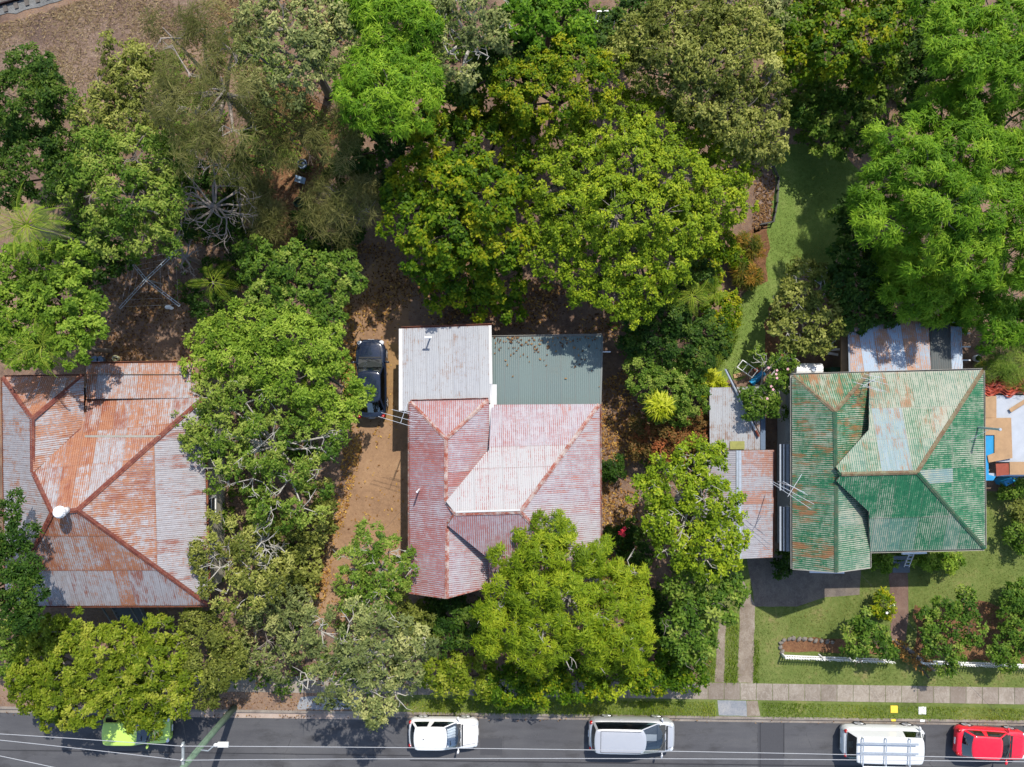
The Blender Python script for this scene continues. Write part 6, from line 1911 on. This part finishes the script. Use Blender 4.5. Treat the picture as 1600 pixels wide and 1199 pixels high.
tree('bushy_shrub', 'shaggy dark shrub at the right edge of the front lawn', 'shrub', 'shrub', 'mid', 2, [(1585, 940, 18), (1600, 925, 20), (1578, 955, 14), (1605, 950, 20)], 'bark_dark', dens=1.2, tone=(.3, .18))
tree('bushy_shrub', 'leafy green shrub in the rocky bed near the shelter', 'shrub', 'shrub', 'mid', 1.5, [(1592, 838, 16), (1605, 850, 18), (1598, 825, 12)], 'bark_dark', dens=1.2, tone=(.4, .2))
tree('bushy_shrub', 'olive shrub in the rocky bed at the right edge below the shelter', 'shrub', 'fine', 'olive', 1.4, [(1595, 800, 14), (1606, 815, 14)], 'bark_dark', dens=1.2, tone=(.4, .2))
tree('bushy_shrub', 'low green fern clump under the front of the shelter', 'shrub', 'shrub', 'mid', 1.2, [(1590, 765, 14), (1575, 770, 10), (1603, 760, 12)], 'bark_dark', dens=1.2, tone=(.45, .2))
for px, w, l_ in ((1380, 20, 'low box hedge left of the entry stairs of the green house'), (1447, 16, 'low box hedge next to the handrail of the green house'), (1483, 18, 'low box hedge furthest right along the green house front')):
    tree('box_hedge', l_, 'hedge', 'shrub', 'bright', 1.1, [(px - w * .6, 878, 12), (px, 882, 13), (px + w * .6, 876, 12)], 'bark_dark', dens=1.3, sc=.9, tone=(.4, .2), group='low hedges along the green house')
tree('bushy_shrub', 'shaded dark shrub by the front left corner of the green house', 'shrub', 'shrub', 'dark', 1.2, [(1228, 878, 14), (1222, 890, 12)], 'bark_dark', dens=1.0, tone=(.3, .15))
lg = thing('fallen_branch', 'dry fallen branch with brown leaves lying across the fence gap below the brown path', 'branch', W(1420, 1015))
MB().tube([W(1393, 1000, .25), W(1415, 1012, .4), W(1440, 1030, .35), W(1460, 1048, .12)], [.10, .12, .11, .06], 8).build('log', M['bark_grey'], lg)
MB().tube([W(1398, 1002, .5), W(1420, 1020, .45), W(1452, 1060, .06)], [.06, .07, .03], 6).build('log', M['bark_dark'], lg)
s_ = SPEC['shrub']
pp_ = np.array([list(W(1400 + 45 * t + rng.uniform(-12, 12), 1010 + 32 * t + rng.uniform(-10, 12), .35 + rng.uniform(-.1, .25))) for t in rng.uniform(0, 1, 60)])
v_, t_, _ = leaves(pp_, np.tile([[0, 0, 1.]], (60, 1)), np.full(60, .5), s_, 7)
foliage('dry_leaves', [v_], [t_], L['litter'], lg)['kind'] = 'stuff'


# ---- flowers
def flowers(name, label, pts, mat, r=.07, n=5):
    root = thing(name, label, 'flowers', pts[0])
    for p in pts:
        m_ = MB()
        for k in range(n):
            a = 2 * math.pi * k / n
            m_.ell((p[0] + math.cos(a) * r * .8, p[1] + math.sin(a) * r * .8, p[2]), (r * .7, r * .5, r * .25), 6, 4, Matrix.Rotation(a, 3, 'Z'))
        m_.build('blossom', M[mat], root)


flowers('red_flowers', 'bright red blossoms in the shrub right of the red roof corner', [tuple(W(px, py, 2.0)) for px, py in ((972, 830), (974, 836), (969, 833), (976, 826))], 'flower_red', .10)
flowers('red_flowers', 'bright red blossoms beside the yellow feathery tree near the side fence', [tuple(W(px, py, 2.4)) for px, py in ((1004, 936), (1009, 939), (1006, 943), (1012, 934))], 'flower_red', .12)
flowers('pink_flowers', 'pale pink blossoms scattered over the flowering tree by the flat shed', [tuple(W(px, py, 3.9)) for px, py in ((1201, 575), (1214, 579), (1213, 585), (1214, 591), (1231, 577), (1208, 609), (1205, 604), (1199, 623))], 'flower_pink', .055)
flowers('white_flowers', 'tiny white blossoms on the round shrub by the brown path', [tuple(W(px, py, 1.42)) for px, py in ((1391, 948), (1394, 952), (1390, 956), (1386, 958), (1396, 946))], 'flower_white', .06)


# ------------------------------------------------------------------ ground cover: grass blades, fallen leaves
def inside(x, y, poly):
    c = np.zeros(len(x), bool)
    n = len(poly)
    for i in range(n):
        (x1, y1), (x2, y2) = poly[i], poly[(i + 1) % n]
        hit = ((y1 > y) != (y2 > y)) & (x < (x2 - x1) * (y - y1) / (y2 - y1 + 1e-12) + x1)
        c ^= hit
    return c


def scatter(poly_px, dens, excl=()):
    poly = [(W(*p).x, W(*p).y) for p in poly_px]
    xs = [p[0] for p in poly]; ys = [p[1] for p in poly]
    n = int((max(xs) - min(xs)) * (max(ys) - min(ys)) * dens)
    x = rng.uniform(min(xs), max(xs), n); y = rng.uniform(min(ys), max(ys), n)
    k = inside(x, y, poly)
    for e in excl:
        k &= ~inside(x, y, [(W(*p).x, W(*p).y) for p in e])
    return x[k], y[k]


def clumpy(x, y, f=.9):
    return .5 + .25 * np.sin(x * f * 1.7 + 1.3 * np.sin(y * f)) + .25 * np.sin(y * f * 1.9 + 1.1 * np.sin(x * f * .8 + 2))


def grass(name, areas, mat, h, w, label=None):
    vs, ts_ = [], []
    for poly, dens, hm, excl in areas:
        x, y = scatter(poly, dens, excl)
        n = len(x)
        hh = h * hm * rng.uniform(.5, 1.25, n) * (.6 + .8 * clumpy(x, y))
        a = rng.uniform(0, 2 * math.pi, n); ln = rng.uniform(.2, .9, n) * hh
        b = np.stack([x, y, np.full(n, .0)], 1)
        s_ = np.stack([-np.sin(a), np.cos(a), np.zeros(n)], 1) * (w * rng.uniform(.7, 1.3, n))[:, None]
        d = np.stack([np.cos(a) * ln, np.sin(a) * ln, hh], 1)
        vs.append(np.stack([b - s_, b + s_, b + d * .6 + s_ * .6, b + d], 1).reshape(-1, 3))
        ts_.append(np.repeat(np.clip(rng.normal(.2, .16, n) + .55 * clumpy(x, y, .45), 0, 1), 4))
    o = foliage(name, vs, ts_, L[mat], None)
    return tag(o, kind='stuff')


back = [(1215, 225), (1310, 230), (1350, 280), (1345, 330), (1325, 380), (1290, 420), (1245, 430), (1225, 500), (1195, 570), (1130, 600), (1095, 585), (1130, 540), (1155, 470), (1195, 400), (1195, 350), (1205, 300)]
front = [(1115, 900), (1240, 900), (1530, 860), (1545, 770), (1640, 770), (1640, 1074), (1100, 1065)]
ex = [[(1165, 862), (1346, 880), (1343, 930), (1290, 933), (1245, 948), (1180, 948)], [(1122, 975), (1134, 970), (1131, 1066), (1117, 1066)], [(1158, 900), (1180, 945), (1176, 1067), (1152, 1067)], [(1389, 893), (1418, 893), (1419, 960), (1415, 1002), (1392, 998)], [(1224, 1002), (1260, 998), (1385, 1004), (1380, 1020), (1224, 1016)]]
grass('lawn_grass', [(back, 220, 1.0, ()), (front, 200, 1.0, ex)], 'grass', .07, .012)
grass('verge_grass', [([(640, 1092), (1118, 1096), (1118, 1119), (640, 1114)], 420, 1.6, ()), ([(1190, 1097), (1640, 1108), (1640, 1126), (1190, 1121)], 380, 1.1, ()),
                      ([(1135, 960), (1153, 960), (1153, 1066), (1133, 1066)], 300, 1.6, ()), ([(1100, 960), (1120, 975), (1116, 1066), (1100, 1066)], 300, 1.8, ()),
                      ([(1176, 1000), (1186, 1000), (1186, 1066), (1177, 1066)], 300, 1.6, ()), ([(1120, 540), (1160, 480), (1150, 540), (1110, 590)], 300, 2.5, ())], 'tallgrass', .13, .014)


def litter(name, areas, mat, size, zoff=.02, thin=1.0):
    vs, ts_ = [], []
    for poly, dens, excl in areas:
        x, y = scatter(poly, dens, excl)
        k = rng.uniform(0, 1, len(x)) < clumpy(x, y, .8) ** 1.3
        x, y = x[k], y[k]
        n = len(x)
        a = rng.uniform(0, 2 * math.pi, n)
        l = size * rng.uniform(.6, 1.4, n); w = l * rng.uniform(.35, .6, n) * thin
        z = zoff + rng.uniform(0, .03, n)
        c, s_ = np.cos(a), np.sin(a)
        up = rng.uniform(0, .5, n) * l
        def P(u, v, e): return np.stack([x + u * c - v * s_, y + u * s_ + v * c, z + e], 1)
        vs.append(np.stack([P(-l / 2, 0 * l, 0 * l), P(0 * l, -w / 2, up * .4), P(l / 2, 0 * l, up), P(0 * l, w / 2, up * .3)], 1).reshape(-1, 3))
        ts_.append(np.repeat(np.clip(rng.normal(.5, .25, n), 0, 1), 4))
    o = foliage(name, vs, ts_, L[mat], None)
    return tag(o, kind='stuff')


edge = [(525, 470), (548, 470), (560, 560), (556, 640), (566, 700), (552, 760), (535, 830), (515, 900), (500, 985), (478, 985), (490, 880), (515, 800), (535, 720), (540, 640), (528, 560)]
side = [(938, 600), (1000, 560), (1000, 960), (935, 960)]
bushland = [(300, 0), (560, 0), (560, 420), (400, 460), (150, 420), (150, 560), (300, 560), (300, 380), (280, 150)]
yard = [(120, 400), (310, 400), (310, 570), (120, 570)]
behind = [(540, 380), (640, 380), (960, 470), (1000, 530), (945, 530), (760, 510), (540, 520)]
litter('fallen_leaves', [(edge, 260, ()), (side, 120, ()), (behind, 40, ()), ([(470, 880), (560, 880), (540, 990), (450, 1000)], 40, ()), (drive_p := [(540, 440), (640, 440), (640, 930), (500, 985)], 9, ())], 'litter', .15)
n_ = 130
x_, y_ = rng.uniform(770, 938, n_), 527 + rng.exponential(14, n_)
rl_ = []
for k in range(n_):
    p_ = W(x_[k], min(y_[k], 628), 2.6 + .55 * (min(y_[k], 628) - 526) / 106 + .13)
    a_ = rng.uniform(0, 6.28); l_ = rng.uniform(.05, .10); c_, q_ = math.cos(a_) * l_, math.sin(a_) * l_
    rl_.append(np.array([[p_.x - c_, p_.y - q_, p_.z], [p_.x + q_ * .5, p_.y - c_ * .5, p_.z + .01], [p_.x + c_, p_.y + q_, p_.z + .02], [p_.x - q_ * .5, p_.y + c_ * .5, p_.z + .01]]))
tag(foliage('roof_leaves', rl_, [np.repeat(rng.uniform(.1, .9, n_), 4)], L['litter_d'], None), kind='stuff')
litter('gutter_leaves', [([(-40, 1112), (640, 1119), (640, 1124), (-40, 1118)], 60, ()), ([(640, 1119), (1640, 1131), (1640, 1136), (640, 1124)], 14, ()), ([(300, 1090), (640, 1092), (640, 1112), (300, 1108)], 60, ())], 'litter_d', .11, .0)
litter('leaf_litter', [(bushland, 60, ()), (yard, 90, ()), (behind, 110, ()), (side, 70, ()), 
                       ([(380, 900), (1110, 960), (1110, 1075), (380, 1075)], 45, ()), ([(1180, 270), (1212, 275), (1205, 345), (1175, 365)], 220, ())], 'litter_d', .16)

lf = thing('garden_fence', 'low dark wire and post edging round the brush pile beside the back lawn', 'fence', W(1205, 300))
fp_ = [W(x, y) for x, y in ((1188, 268), (1206, 262), (1214, 280), (1212, 318), (1206, 348), (1186, 352))]
for i in range(5):
    for z_ in (.15, .38): MB().bar(fp_[i] + Vector((0, 0, z_)), fp_[i + 1] + Vector((0, 0, z_)), .05, .05).build('rail', M['black'], lf)
    k = max(1, int((fp_[i + 1] - fp_[i]).length / .5))
    for q in range(k):
        p_ = fp_[i].lerp(fp_[i + 1], q / k)
        MB().box((p_.x, p_.y, .22), (.07, .07, .44)).build('post', M['black'], lf)
litter('dry_straw', [([(-40, 40), (0, 38), (200, -20), (420, -20), (330, 60), (130, 160), (-40, 210)], 330, ()), ([(385, 150), (470, 130), (530, 200), (500, 300), (470, 400), (400, 400)], 120, ())], 'straw', .20, .01, .3)

# low green scrub on the bare ground under the trees
xs_, ys_ = [], []
for poly_, dens_ in (([(60, 150), (300, 60), (560, 0), (700, 0), (700, 120), (560, 260), (400, 280), (290, 400), (120, 390)], 4.5), ([(660, 0), (1240, 0), (1240, 60), (1000, 110), (700, 130)], 6.0),
                     ([(300, 620), (500, 640), (480, 980), (640, 960), (640, 1080), (320, 1080)], 3.0), ([(960, 500), (1100, 480), (1100, 1040), (1010, 1060), (1010, 640)], 2.4), ([(1220, 0), (1500, 0), (1420, 200), (1240, 220)], 5.0), ([(120, 380), (300, 380), (300, 480), (240, 400), (160, 430)], 2.0)):
    x_, y_ = scatter(poly_, dens_)
    k_ = rng.uniform(0, 1, len(x_)) < clumpy(x_, y_, .7)
    xs_.append(x_[k_]); ys_.append(y_[k_])
x_, y_ = np.concatenate(xs_), np.concatenate(ys_)
P_ = np.repeat(np.stack([x_, y_, np.zeros(len(x_))], 1), 7, 0)
P_ = P_ + rng.normal(0, .22, P_.shape) * np.array([1, 1, 0]) + np.stack([np.zeros(len(P_)), np.zeros(len(P_)), rng.uniform(.05, .45, len(P_))], 1)
v_, t_, _ = leaves(P_, unit(rng.normal(0, .4, P_.shape) + np.array([0, 0, 1.])), np.clip(rng.normal(.45, .2, len(P_)), 0, 1), SPEC['shrub'], 6, 1.1)
tag(foliage('ground_scrub', [v_], [t_], L['mid'], None), kind='stuff')
